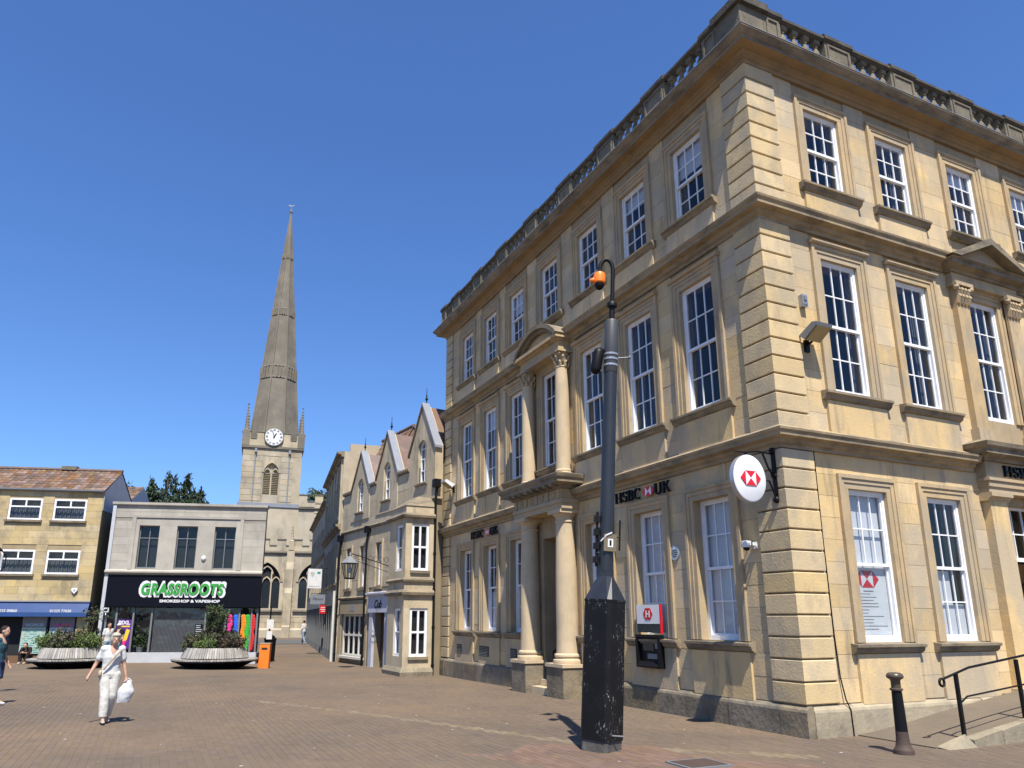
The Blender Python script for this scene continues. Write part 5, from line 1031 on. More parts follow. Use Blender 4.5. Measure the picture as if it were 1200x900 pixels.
# clerestory to the right of the tower
FN = frame((3.9,68.3,0), -15)
olc = arch_pts(3.6, 9.4, 11.3, 1.0); pierced(FN, -.4, 12, 0, 13.0, olc, -.4, 0, 3.6).build('clerestory_wall', 'church', ch, recalc=False); gothic_window(FN, 3.6, 9.4, 11.3, 1.0, 0, 2)
MB(FN).box(-.4,12,-9,-.45,0,12.8).build('nave_core', 'dark', ch); MB(FN).prism([(-.4,12.98),(.1,12.98),(.2,13.1),(.2,13.2),(-.4,13.3)], 'u', -.4, 12).build('clerestory_string', 'spire', ch); battlements(FN,-.4,12,.05,13.3,8,.55,.7)
for k_ in range(13): MB(FN).box(1.25,1.95 if k_ % 2 else 1.8,.0,.05,8.6+k_*.45,8.82+k_*.45).build('quoin', 'clock' if False else 'col', ch)
# ------------------------------------------------------------------ smoke shop and stone office
M['ashgrey'] = material('pale_grey_ashlar', (.40,.37,.31), (.33,.305,.26), scale=1.4, var=.08, stain=(.20,.185,.16), stain_amt=.45, streak=(2,2,.8), bump=.15)
M['ashcore'] = material('pale_grey_joint', (.27,.25,.21), (.22,.2,.17)); M['navy'] = plain('dark_navy_fascia', (.0035,.004,.008), .45, .12)
M['green'] = plain('green_letter', (.045,.30,.05), .4); M['shutter'] = plain('grey_shutter', (.12,.12,.125), .5); M['blue'] = plain('blue_fascia', (.02,.055,.17), .4)
M['dglass'] = glass('dark_shop_glass', (.90,.92,.93), 1.0); M['gold2'] = material('golden_ashlar', (.50,.385,.19), (.42,.33,.18), scale=1.3, var=.12, stain=(.19,.165,.12), stain_amt=.85, streak=(1.1,1.1,.8), stain_lo=.46, stain_hi=.68, bump=.25, bscale=20)
M['goldcore'] = material('golden_joint', (.33,.26,.15), (.27,.21,.13)); M['whiter'] = plain('white_render', (.46,.475,.50), .7)
for nm, c in (('pink',(.70,.03,.22)),('cyanblue',(.02,.12,.62)),('orangep',(.80,.22,.01)),('greenp',(.04,.36,.03)),('redp',(.55,.02,.02)),('purple',(.10,.02,.22)),('yellow',(.75,.55,.03)),('palegreen',(.34,.46,.38)),('paleblue',(.36,.46,.52)),('olive',(.20,.22,.10))): M[nm] = plain(nm+'_print', c, .5)
FZ = frame((-12.05,25.9,0), -16)
gr = thing('smoke_shop_building', 'pale two storey shop with black fascia and green lettering', 'building', FZ @ Vector((3.8,0,0)))
U0, U1 = .52, 6.90
wn = [(1.66,2.48,3.86,5.66),(3.21,4.06,3.86,5.66),(4.78,5.66,3.86,5.66)]
wall(FZ, U0, U1, 3.5, 6.55, wn, .3, -.02).build('upper_wall', 'ashcore', gr, recalc=False)
lay(courses([(U0,U1,3.8,5.85),(U0,U1,6.0,6.53)], [(1.5,5.83,3.8,6.0)], .34, .9, random), FZ, 'ashgrey', gr, 'facing_stone', 'facing_stones', 120, .018)
m = MB(FZ); m.box(1.35,1.5,-.02,.06,3.8,6.0); m.box(5.83,5.98,-.02,.06,3.8,6.0); m.box(1.35,5.98,-.02,.062,6.001,6.1); m.build('window_surround', 'ashgrey', gr); m = MB(FZ); m.box(1.5,1.655,-.02,.02,3.8,5.99); m.box(2.485,3.205,-.02,.02,3.8,5.67); m.box(4.065,4.775,-.02,.02,3.8,5.67); m.box(5.665,5.83,-.02,.02,3.8,5.99); m.box(1.655,5.665,-.02,.021,5.671,5.99); m.build('window_pier', 'ashgrey', gr)
for a, b, c, d in wn: casement(FZ, gr, a, b, c, d, -.10, 2, 2, mat='grey', fr=.04, bar=.035, trans=[c+1.28], depth=.05)
MB(FZ).prism([(-.3,6.52),(.07,6.52),(.10,6.56),(.10,6.66),(-.3,6.68)], 'u', U0-.05, U1+.05).build('parapet_coping', 'ashgrey', gr); MB(FZ).prism([(-.05,3.56),(.06,3.58),(.16,3.66),(.16,3.72),(0,3.80),(-.05,3.8)], 'u', U0-.02, U1+.02).build('shop_cornice', 'ashgrey', gr)
MB(FZ).prism([(U0,-.33),(U1,-.33),(U1-1.5,-8),(U0,-8)], 'z', -.1, 6.5).build('rear_block', 'ashcore', gr); MB(FZ).box(U0-.02,U0+.12,-.2,.06,-.1,6.52).build('white_pilaster', 'whiter', gr)
fa = MB(FZ).prism([(-.2,2.22),(.10,2.22),(.14,2.25),(.05,3.55),(-.2,3.55)], 'u', U0+.14, U1).build('shop_fascia', 'navy', gr)
text_on('shop_name_outline', 'GRASSROOTS', .7, 'atmwhite', fa, FZ, 3.72, .125, 2.98, ext=.008, width=3.54, height=.70, offset=.05, shear=.12, spacing=1.06); text_on('shop_name', 'GRASSROOTS', .7, 'green', fa, FZ, 3.72, .14, 2.98, ext=.012, width=3.34, height=.50, offset=.03, shear=.12, spacing=1.06)
text_on('shop_subtitle', 'SMOKESHOP & VAPESHOP', .2, 'atmwhite', fa, FZ, 4.05, .14, 2.49, ext=.004, width=2.45, height=.12, offset=.008)
MB(FZ).box(U0+.14,U1,-.3,.02,-.1,.40).build('shop_plinth', 'whiter', gr)
mu = [.75,1.15,1.82,2.55,4.72,5.55,6.1,6.6,6.84]; m = MB(FZ)
for x in mu: MB(FZ).box(x-.035,x+.035,-.10,0,.4,2.22).build('mullion', 'grey', gr)
for a, b in zip(mu, mu[1:]): piece('shop_pane', 'dglass', gr, FZ, a+.037, b-.037, -.06, -.05, .405, 2.215)
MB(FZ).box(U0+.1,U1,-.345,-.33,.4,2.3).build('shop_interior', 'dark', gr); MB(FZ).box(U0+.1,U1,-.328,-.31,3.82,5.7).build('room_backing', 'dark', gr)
for i in range(40): x = 2.62+i*.052; MB(FZ).box(x,x+.036,-.18,-.15,.42,2.2).build('shutter_slat', 'shutter', gr)
def poster(label, u0, u1, z0, z1, mat, out=-.04): t = thing('window_poster', label, 'poster', FZ @ Vector(((u0+u1)/2, out, z0))); MB(FZ).box(u0,u1,out,out+.004,z0,z1).build('sheet', mat, t); return t
pz = poster('purple poster with yellow and pink artwork in the smoke shop window', 1.20, 1.78, .55, 1.72, 'purple'); text_on('headline', 'PIXL', .2, 'atmwhite', pz, FZ, 1.49, -.034, 1.60, width=.46, height=.16, offset=.008, ext=.002); MB(FZ).box(1.26,1.72,-.035,-.032,1.42,1.48).build('subtitle', 'yellow', pz)
m = MB(FZ); m.prism([(1.25,.7),(1.55,.62),(1.7,1.0),(1.4,1.1)], 'n', -.035, -.031); m.build('artwork', 'pink', pz); m = MB(FZ); m.prism([(1.5,.85),(1.65,.9),(1.74,1.3),(1.6,1.35)], 'n', -.035, -.030); m.build('artwork', 'yellow', pz); m = MB(FZ); m.prism([(1.24,1.12),(1.4,1.0),(1.5,1.25),(1.3,1.35)], 'n', -.035, -.0305); m.build('artwork', 'cyanblue', pz)
for u, cn, lb in ((5.72,'pink','pink twisted strip print in the smoke shop window'),(5.97,'cyanblue','blue twisted strip print in the smoke shop window'),(6.28,'orangep','orange twisted strip print in the smoke shop window'),(6.46,'greenp','green twisted strip print in the smoke shop window'),(6.68,'redp','red twisted strip print at the right end of the smoke shop window')):
    t = thing('window_graphic', lb, 'graphic', FZ @ Vector((u,-.04,.6))); m = MB(FZ); z = .55 if u > 6.1 else 1.1
    while z < 1.95: x = u+.02*math.sin(z*9); m.ball((x,-.03,z), random.uniform(.08,.115), .012, .10, 8, 5); z += .11
    m.build('print', cn, t, smooth=50)
nb = poster('black notice with white lines in the smoke shop window', 4.30, 4.66, .95, 1.55, 'navy', -.14); m = MB(FZ)
for k_ in range(6): m.box(4.34,4.34+random.uniform(.12,.28),-.136,-.134,1.47-k_*.08,1.50-k_*.08)
m.build('print_lines', 'atmwhite', nb, kind='stuff')
ab2 = thing('alarm_box', 'white round alarm box between the pale shop upper windows', 'alarm box', FZ @ Vector((4.42,0,4.2))); MB(FZ).ball((4.42,.05,4.3), .10, .06, .11, 12, 8).build('cover', 'atmwhite', ab2, smooth=50)
cb = thing('wall_camera', 'white boxy camera at the left of the smoke shop front', 'camera', FZ @ Vector((.72,.1,1.9))); m = MB(FZ); m.box(.66,.86,.03,.14,2.02,2.2); m.tube([(.76,.1,2.02),(.76,.14,1.9)],.02,6); m.build('housing', 'atmwhite', cb); MB(FZ).box(.70,.82,.14,.146,2.06,2.16).build('lens', 'dark', cb)
# ---- golden stone office on the left
of = thing('stone_office_building', 'golden stone office with tiled roof and white windows at the left edge', 'building', FZ @ Vector((-4,0,0)))
A0, A1 = -9.2, .0
wl = [(c-.655,c+.655,z0,z1) for c in (-1.30,-3.08,-4.86,-6.64,-8.3) for z0, z1 in ((3.56,4.56),(5.82,6.74))]
wall(FZ, A0, A1, 2.4, 7.15, wl, .3, -.14).build('upper_wall', 'goldcore', of, recalc=False)
lay(courses([(A0,A1,2.45,7.12)], [(a-.01,b+.01,c-.12,d+.01) for a,b,c,d in wl], .29, .72, random), FZ, 'gold2', of, 'facing_stone', 'facing_stones', 160, .02, .006, -.12)
for a, b, c, d in wl:
    wo = casement(FZ, of, a, b, c, d, -.13, 2, 2, fr=.075, bar=.06, trans=[c+(d-c)*.62], curtain='curtain', depth=.06, toponly=True); MB(FZ).box(a-.08,b+.08,-.16,-.03,c-.09,c-.002).build('sill', 'cornice', wo)
MB(FZ).box(A0,A1-.02,-3.75,-.45,-.1,7.1).build('rear_block', 'goldcore', of)
tile_roof('roof_tiles', of, FZ, A0, A1+.05, -.02, 7.12, -1.85, 8.3, .23, .27); tile_roof('roof_tiles', of, FZ, A0, A1+.05, -3.7, 7.12, -1.85, 8.3, .23, .27); MB(FZ).prism([(-.14,7.08),(-3.7,7.08),(-1.85,8.25)], 'u', A1-.12, A1+.02).build('gable_end', 'whiter', of); MB(FZ).prism([(-.2,7.08),(-3.6,7.08),(-1.85,8.22)], 'u', A0, A1-.13).build('roof_core', 'dark', of)
MB(FZ).tube([(A0,-1.85,8.34),(A1+.05,-1.85,8.34)], .09, 8).build('roof_ridge', 'tile', of); MB(FZ).box(A1-.02,A1+.02,-3.7,-.15,6.3,7.08).build('gable_end', 'whiter', of)
m = MB(FZ); m.box(-2.55,-1.9,-2.0,-1.7,8.33,8.5); m.build('roof_vent', 'parapet', of); MB(FZ).prism([(-.12,7.06),(.0,7.06),(.03,7.1),(.03,7.16),(-.12,7.16)], 'u', A0, A1).build('gutter', 'grey', of)
bf = MB(FZ).prism([(-.2,1.85),(.22,1.83),(.20,2.0),(-.02,2.42),(-.2,2.42)], 'u', A0, .04).build('shop_fascia', 'blue', of); MB(FZ).box(A0,.06,-.2,.04,2.42,2.47).build('fascia_trim', 'lead', of)
text_on('phone_number', '01225 77650', .2, 'atmwhite', bf, FZ, -.98, .19, 2.06, width=.82, height=.11, ext=.003, offset=.004); text_on('phone_number', '01225 00860', .2, 'atmwhite', bf, FZ, -3.05, .19, 2.06, width=.82, height=.11, ext=.003, offset=.004)
MB(FZ).box(A0,.04,-.25,-.02,-.1,.28).build('brick_base', 'tile', of); MB(FZ).box(A0,.04,-.44,-.40,.28,1.85).build('shop_interior', 'dark', of); MB(FZ).box(-.42,.05,-.3,-.05,-.1,1.85).build('end_pier', 'gold2', of)
for k_, (a, b) in enumerate(((-1.45,-.46),(-2.5,-1.53),(-5.2,-4.25),(-6.3,-5.3),(-7.4,-6.4),(-8.6,-7.5))):
    piece('shop_pane', 'dglass', of, FZ, a, b, -.12, -.11, .3, 1.84); MB(FZ).box(b,b+.07,-.16,-.05,.28,1.85).build('mullion', 'black', of)
    t = thing('window_notices', ['pale green notice sheets with text lines in the blue fronted office window','pale blue notice sheets with text lines in the blue fronted office window','dark topped notice window just beyond the left edge','third notice window left of the frame','fourth notice window left of the frame','leftmost notice window of the office'][k_], 'notices', FZ @ Vector(((a+b)/2,-.1,.4)), 'office window notices')
    MB(FZ).box(a+.03,b-.03,-.108,-.104,.36,1.40).build('sheet', 'paleblue' if k_ % 2 == 0 else 'palegreen', t); MB(FZ).box(a+.02,b-.02,-.108,-.1035,1.42,1.82).build('header_sheet', 'ink', t)
    m = MB(FZ); m2 = MB(FZ)
    for r_ in range(11):
        x = a+.06+random.uniform(0,.15)
        while x < b-.15: l_ = random.uniform(.1,.3); (m if random.random() < .7 else m2).box(x,min(x+l_,b-.05),-.104,-.102,1.30-r_*.09,1.33-r_*.09); x += l_+random.uniform(.04,.2)
    m.build('print_lines', 'teal', t, kind='stuff'); (m2.build('print_lines', 'ink', t, kind='stuff') if m2.v else None)
    text_on('headline', 'VACANCIES', .2, 'pink' if k_ == 0 else 'paleblue', t, FZ, (a+b)/2, -.102, 1.50, width=.72, height=.12, ext=.002, offset=.006)
ab3 = thing('alarm_box', 'white shield shaped alarm box above the blue office fascia', 'alarm box', FZ @ Vector((-.65,-.1,2.7))); MB(FZ).prism([(-.77,3.0),(-.53,3.0),(-.53,2.9),(-.65,2.76),(-.77,2.9)], 'n', -.12, -.04).build('cover', 'atmwhite', ab3); MB(FZ).prism([(-.65+.05*math.cos(R(i*30)),2.92+.05*math.sin(R(i*30))) for i in range(12)], 'n', -.04, -.03).build('badge', 'palegrey', ab3)
hb = thing('background_house', 'white gabled end of a tiled house behind the two shops', 'building', (-11.4,36,0)); FHb = frame((-11.6,36,0), -16)
MB(FHb).box(-3.5,.3,-4,0,0,8.2).build('wall', 'whiter', hb); tile_roof('roof_tiles', hb, FHb, -3.5,.3,.05,8.2,-2,9.3); MB(FHb).prism([(0,8.2),(-4,8.2),(-2,9.28)], 'u', .1,.3).build('gable_end', 'whiter', hb)
# ------------------------------------------------------------------ street objects
ob = thing('orange_box', 'bright orange waste box standing beside the right planter', 'box', (-5.5,21.0,0)); F_o = frame((-5.5,21.0,0), -20)
MB(F_o).prism([(-.19,-.15),(.19,-.15),(.21,.83),(-.17,.83)], 'n', -.3, 0).build('body', 'orange', ob); MB(F_o).box(-.18,.22,-.31,.01,.83,.87).build('lid', 'tan', ob); m = MB(F_o); m.box(-.1,.12,.0,.006,.62,.7); m.build('slot', 'dark', ob)
bn = thing('litter_bin', 'small black litter bin behind the orange box', 'bin', (-4.5,26.5,0)); MB().lathe([(.24,-.1),(.26,.8),(.28,.82),(.28,.9),(.2,.95)], (-4.5,26.5,0), 14).build('drum', 'black', bn, smooth=40); MB().lathe([(.2,.95),(.22,.98),(.05,1.08)], (-4.5,26.5,0), 14).build('lid', 'black', bn, smooth=40)
sb = thing('sign_post', 'slim post with small white plates at the smoke shop corner', 'post', (-4.75,25.2,0)); MB().tube([(-4.75,25.2,-.1),(-4.75,25.2,2.3)], .035, 8).build('pole', 'black', sb); m = MB(); m.box(-4.9,-4.6,25.14,25.17,1.35,1.75); m.box(-4.88,-4.64,25.14,25.17,.9,1.25); m.build('plate', 'atmwhite', sb)
# left edge lantern on its post
lt = thing('post_lantern', 'black hoop framed lantern on a swan neck at the left edge', 'lantern', (-13.3,13.2,0)); LX, LY, LZ = -13.22, 12.0, 3.1
m = MB(); m.tube([(LX-1.3,LY+.3,0),(LX-1.3,LY+.3,2.2),(LX-.9,LY+.2,2.6),(LX-.25,LY,2.5),(LX,LY,2.75)], [.06,.05,.04,.03,.03], 8); m.build('swan_neck_post', 'black', lt, smooth=50)
m = MB()
for a in (0,90,180,270): m.tube([(LX+.06*math.cos(R(a)),LY+.06*math.sin(R(a)),2.75),(LX+.22*math.cos(R(a)),LY+.22*math.sin(R(a)),3.0),(LX+.22*math.cos(R(a)),LY+.22*math.sin(R(a)),3.25),(LX+.05*math.cos(R(a)),LY+.05*math.sin(R(a)),3.45)], .014, 6)
m.build('hoop_frame', 'black', lt); MB().lathe([(.05,2.78),(.17,3.0),(.17,3.22),(.06,3.36)], (LX,LY,0), 12).build('globe', 'lglass', lt, smooth=60); MB().lathe([(.12,3.36),(.14,3.38),(.04,3.48),(.02,3.55)], (LX,LY,0), 10).build('cap', 'black', lt)
# ------------------------------------------------------------------ planters
M['slat'] = material('weathered_grey_timber', (.36,.335,.30), (.25,.235,.21), scale=3, var=.28, stain=(.13,.12,.10), stain_amt=.5, streak=(8,8,1.2), bump=.3, bscale=30)
M['soil'] = plain('soil', (.05,.035,.025), .95)
def planter(label, c, r, grp):
    t = thing('timber_planter', label, 'planter', c, grp); n = 84; q = r/1.45
    MB().lathe([(.85*q,0),(.95*q,.02),(1.05*q,.25),(.9*q,.25)], c, 28).build('base', 'black', t)
    m = MB()
    for i in range(n):
        a = 2*math.pi*i/n; F = Matrix.Translation(c) @ Matrix.Rotation(a,4,'Z'); w_ = 2*math.pi*1.05*q/n*.44; j = random.uniform(-.006,.006); k = MB(F)
        k.prism([(1.10*q+j,.36),(1.14*q+j,.36),(1.0*q+j,.72+j),(.96*q+j,.72+j)], 'n', -w_, w_); 
        m.add([tuple(F @ Vector(v)) for v in k.v], k.f)
    m.build('backrest_slats', 'slat', t, recalc=False)
    m = MB()
    for i in range(n):
        a = 2*math.pi*i/n; F = Matrix.Translation(c) @ Matrix.Rotation(a,4,'Z'); w_ = 2*math.pi*1.45*q/n*.42; k = MB(F); j = random.uniform(-.006,.006); k.box(1.08*q,1.46*q+j,-w_,w_,.275,.325+j*.5); m.add([tuple(F @ Vector(v)) for v in k.v], k.f)
    m.build('seat_slats', 'slat', t, recalc=False); MB().lathe([(1.43*q,.22),(1.43*q,.272),(1.1*q,.272),(1.1*q,.22)], c, 40).build('seat_rim', 'black', t)
    for i in range(10): a = 2*math.pi*i/10; F = Matrix.Translation(c) @ Matrix.Rotation(a,4,'Z'); MB(F).prism([(.95*q,.0),(1.40*q,.24),(1.40*q,.262),(.95*q,.262)], 'n', -.03, .03).build('seat_bracket', 'black', t)
    MB().lathe([(.3,.60),(.97*q,.62),(.97*q,.66),(.3,.68)], c, 28).build('soil', 'soil', t); return t
P1 = Vector((-12.2,23.0,0)); P2 = Vector((-7.25,21.2,0))
planter('round grey timber bench planter on the left, in front of the blue fronted office', P1, 1.42, 'round timber planters'); planter('round grey timber bench planter on the right, in front of the smoke shop', P2, 1.55, 'round timber planters')
M['leafdark'] = leafmat('dark_shrub_leaf', (.05,.075,.028), (.075,.06,.035)); M['leaflight'] = leafmat('bright_shrub_leaf', (.10,.145,.03), (.07,.11,.025)); M['leafred'] = leafmat('reddish_shrub_leaf', (.085,.05,.035), (.055,.06,.03)); M['yew'] = leafmat('dark_conifer_needles', (.022,.04,.018), (.035,.055,.022)); M['leafmid'] = leafmat('tree_leaf', (.055,.085,.025), (.04,.06,.02)); M['bark'] = material('bark', (.10,.075,.05), (.07,.05,.035), scale=8, bump=.5)
def leaves(pts, size, mat, name, parent, elong=2.2, updir=None, **props):
    n = len(pts); P = np.array(pts); d = rng.normal(size=(n,3)); 
    if updir is not None: d = d*.55+np.array(updir)
    d /= np.linalg.norm(d,axis=1)[:,None]; e = rng.normal(size=(n,3)); s = np.cross(d,e); s /= np.linalg.norm(s,axis=1)[:,None]; nn = np.cross(d,s)
    L_ = size*elong*rng.uniform(.6,1.3,size=(n,1)); W_ = size*rng.uniform(.6,1.2,size=(n,1))*.5
    v = np.stack([P-d*L_/2, P+s*W_+nn*W_*.3, P+d*L_/2, P-s*W_+nn*W_*.3],1).reshape(-1,3)
    me = bpy.data.meshes.new(name); me.from_pydata(v.tolist(), [], [(4*i,4*i+1,4*i+2,4*i+3) for i in range(n)]); me.materials.append(M[mat]); return link(name, me, parent, **props)
def shrub(label, c, r, h, n, mat, size=.05, grp='shrubs in the timber planters', spiky=True):
    t = thing('planter_shrub', label, 'shrub', c, grp); pts = []; m = MB()
    ns = 26
    for k in range(ns):
        a = random.uniform(0,6.28); q = r*math.sqrt(random.random()); b = Vector((c[0]+q*.5*math.cos(a), c[1]+q*.5*math.sin(a), c[2])); hh = h*random.uniform(.55,1.05)*(1-.35*(q/r)**2); tip = Vector((c[0]+q*1.15*math.cos(a), c[1]+q*1.15*math.sin(a), c[2]+hh)); m.tube([b, (b+tip)/2+Vector((0,0,.04)), tip], [.008,.006,.003], 4)
        for i in range(n//ns):
            f = random.random()**.7; p = b.lerp(tip, f); sp = .10*(1-.45*f); pts.append((p.x+random.gauss(0,sp), p.y+random.gauss(0,sp), p.z+random.gauss(0,sp*.7)))
    m.build('stems', 'bark', t); leaves(pts, size, mat, 'foliage', t, 2.4, (0,0,.7)); return t
for P, q in ((P1,1.0),(P2,1.06)):
    sd_ = 'left' if P is P1 else 'right'
    for (dx, dy, r, h, n, mt, lb) in ((-.55,-.25,.42,.48,900,'leaflight' if P is P1 else 'leafdark','green bushy shrub at the left end of the %s planter' % sd_),(-.05,.05,.52,.66,1500,'leafred' if P is P1 else 'leafdark','reddish tall shrub in the middle of the %s planter' % sd_),(.5,-.2,.42,.45,900,'leaflight' if P is P1 else 'leafred','low shrub at the right end of the %s planter' % sd_),(-.15,-.5,.3,.36,600,'leafdark' if P is P1 else 'leaflight','small front shrub spilling over the %s planter rim' % sd_),(.15,.5,.45,.6,900,'leafdark','dark back shrub of the %s planter' % sd_)):
        ax_ = Vector((rt.x,rt.y,0)).normalized(); ay_ = Vector((fwd.x,fwd.y,0)).normalized(); c_ = P+ax_*dx*q*1.15+ay_*dy*q*1.1; shrub(lb, Vector((c_.x,c_.y,.62)), r*1.15, h*1.45, int(n*1.9), mt)
def sapling(label, c, h, r, n, mt):
    t = thing('sapling_tree', label, 'tree', c, 'young trees in the planters'); m = MB(); m.tube([c, (c[0]+.03,c[1],c[2]+h*.5), (c[0],c[1],c[2]+h*.95)], [.035,.03,.012], 7); pts = []
    for k in range(16):
        z = c[2]+h*random.uniform(.45,.9); a = random.uniform(0,6.28); q = r*random.uniform(.5,1); tip = Vector((c[0]+q*math.cos(a), c[1]+q*math.sin(a), z+q*.4)); m.tube([(c[0],c[1],z),tip], [.012,.004], 5)
        for i in range(n//16): f = random.uniform(.3,1.1); p = Vector((c[0],c[1],z)).lerp(tip, f); pts.append((p.x+random.gauss(0,.07), p.y+random.gauss(0,.07), p.z+random.gauss(0,.06)))
    m.build('trunk', 'bark', t); leaves(pts, .06, mt, 'crown', t, 1.8)
sapling('leafy young tree growing from the right planter', Vector((P2.x-.05,P2.y+.1,.6)), 1.75, .55, 1100, 'leafmid'); sapling('sparse thin young tree growing from the left planter', Vector((P1.x+.55,P1.y+.2,.6)), 1.55, .55, 160, 'leafmid')
# small dark plant behind the shop glass
wp = thing('window_plant', 'leafy pot plant behind the smoke shop glass', 'plant', FZ @ Vector((2.15,-.2,.4))); MB(FZ).lathe([(.10,.4),(.14,.62)], (2.15,-.2,0), 10).build('pot', 'grey', wp); pp_ = [tuple(FZ @ Vector((2.15+random.gauss(0,.17), -.2+random.uniform(-.08,.08), .62+abs(random.gauss(0,.4))))) for _ in range(260)]; leaves(pp_, .07, 'leafmid', 'foliage', wp, 2)
# ------------------------------------------------------------------ trees
def conifer(label, base, top, rad, shoots, n, name='conifer_tree'):
    t = thing(name, label, 'tree', base, None); b = Vector(base); H_ = top; m = MB(); m.tube([b, b+Vector((.1,0,H_*.5)), b+Vector((0,0,H_*.9))], [.35,.22,.05], 8); pts = []
    for k in range(shoots):
        a = random.uniform(0,6.28); q = rad*math.sqrt(random.random()); f = q/rad; z1 = H_*(1-.30*f**1.5)*random.uniform(.86,1.0); z0 = H_*.45*random.uniform(.7,1.1); p0 = b+Vector((q*.45*math.cos(a), q*.45*math.sin(a), z0)); p1 = b+Vector((q*math.cos(a)*1.1, q*math.sin(a)*1.1, z1)); m.tube([p0,p1], [.05,.015], 4)
        for i in range(n//shoots):
            g = random.random(); c_ = p0.lerp(p1, g); sp = .62*(1-g)**.8+.07; pts.append((c_.x+random.gauss(0,sp), c_.y+random.gauss(0,sp), c_.z+random.gauss(0,.18)))
    m.build('trunk', 'bark', t); leaves(pts, .16, 'yew', 'crown', t, 2.6, (0,0,.8)); return t
conifer('dark bushy conifer rising behind the pale smoke shop', (-9.5,50,0), 13.3, 3.9, 70, 36000); conifer('small dark conifer seen beside the white gable', (-11.9,49.5,0), 11.0, .9, 10, 2500)
def broadleaf(label, base, H_, rad, n):
    t = thing('broadleaf_tree', label, 'tree', base, 'trees behind the church'); b = Vector(base); m = MB(); m.tube([b, b+Vector((0,0,H_*.6))], [.5,.25], 8); pts = []
    for k in range(40):
        v = Vector((random.gauss(0,1),random.gauss(0,1),random.gauss(0,.8))); v = v.normalized()*random.uniform(.5,1)**.5; c_ = b+Vector((v.x*rad, v.y*rad, H_*.72+v.z*H_*.27)); m.tube([b+Vector((0,0,H_*.5)), c_], [.1,.02], 4)
        for i in range(n//40): pts.append((c_.x+random.gauss(0,rad*.16), c_.y+random.gauss(0,rad*.16), c_.z+random.gauss(0,rad*.13)))
    m.build('trunk', 'bark', t); leaves(pts, .28, 'leafmid', 'crown', t, 1.6)
broadleaf('green tree behind the church, seen right of the tower', (9.6,95,0), 21.0, 3.4, 11000); broadleaf('green tree further right behind the church roof', (14.5,97,0), 20.5, 3.2, 8000)
# ------------------------------------------------------------------ people
M['skin'] = plain('skin', (.46,.27,.19), .55); M['skindark'] = plain('tanned_skin', (.30,.17,.11), .55)
for nm, c in (('shirtwhite',(.60,.60,.59)),('creamtrouser',(.57,.55,.50)),('tealshirt',(.04,.10,.13)),('navyshorts',(.03,.05,.11)),('darkcloth',(.015,.015,.017)),('palejeans',(.20,.28,.36)),('hairwhite',(.46,.42,.34)),('hairdark',(.02,.014,.01)),('strap',(.42,.35,.25)),('bagwhite',(.56,.57,.59)),('shoe',(.45,.40,.32)),('lips',(.30,.10,.08)),('greytee',(.30,.30,.31))): M[nm] = material(nm, c, tuple(x*.85 for x in c), scale=9, rough=.85, spec=.2, bump=1.0, bscale=9, stain=tuple(x*.55 for x in c), stain_amt=.32, streak=(16,16,5), stain_lo=.5, stain_hi=.62) if 'hair' not in nm else material(nm, c, tuple(x*.6 for x in c), scale=30, rough=.7, bump=.6, bscale=60)  # darker streaks put the shading of folds into the cloth colour
def fused(m, name, mat, parent, voxel, smooth=4, **props):      # fuse overlapping limbs into one continuous skin
    me, c = m.mesh(name, mat); o = bpy.data.objects.new(name, me); C.objects.link(o)
    r = o.modifiers.new('r','REMESH'); r.mode = 'VOXEL'; r.voxel_size = voxel
    s = o.modifiers.new('s','SMOOTH'); s.factor = .5; s.iterations = smooth
    dg = bpy.context.evaluated_depsgraph_get(); me2 = bpy.data.meshes.new_from_object(o.evaluated_get(dg)); bpy.data.objects.remove(o)
    me2.shade_smooth(); me2.name = name
    if not me2.materials: me2.materials.append(M[mat])
    return link(name, me2, parent, c, **props)
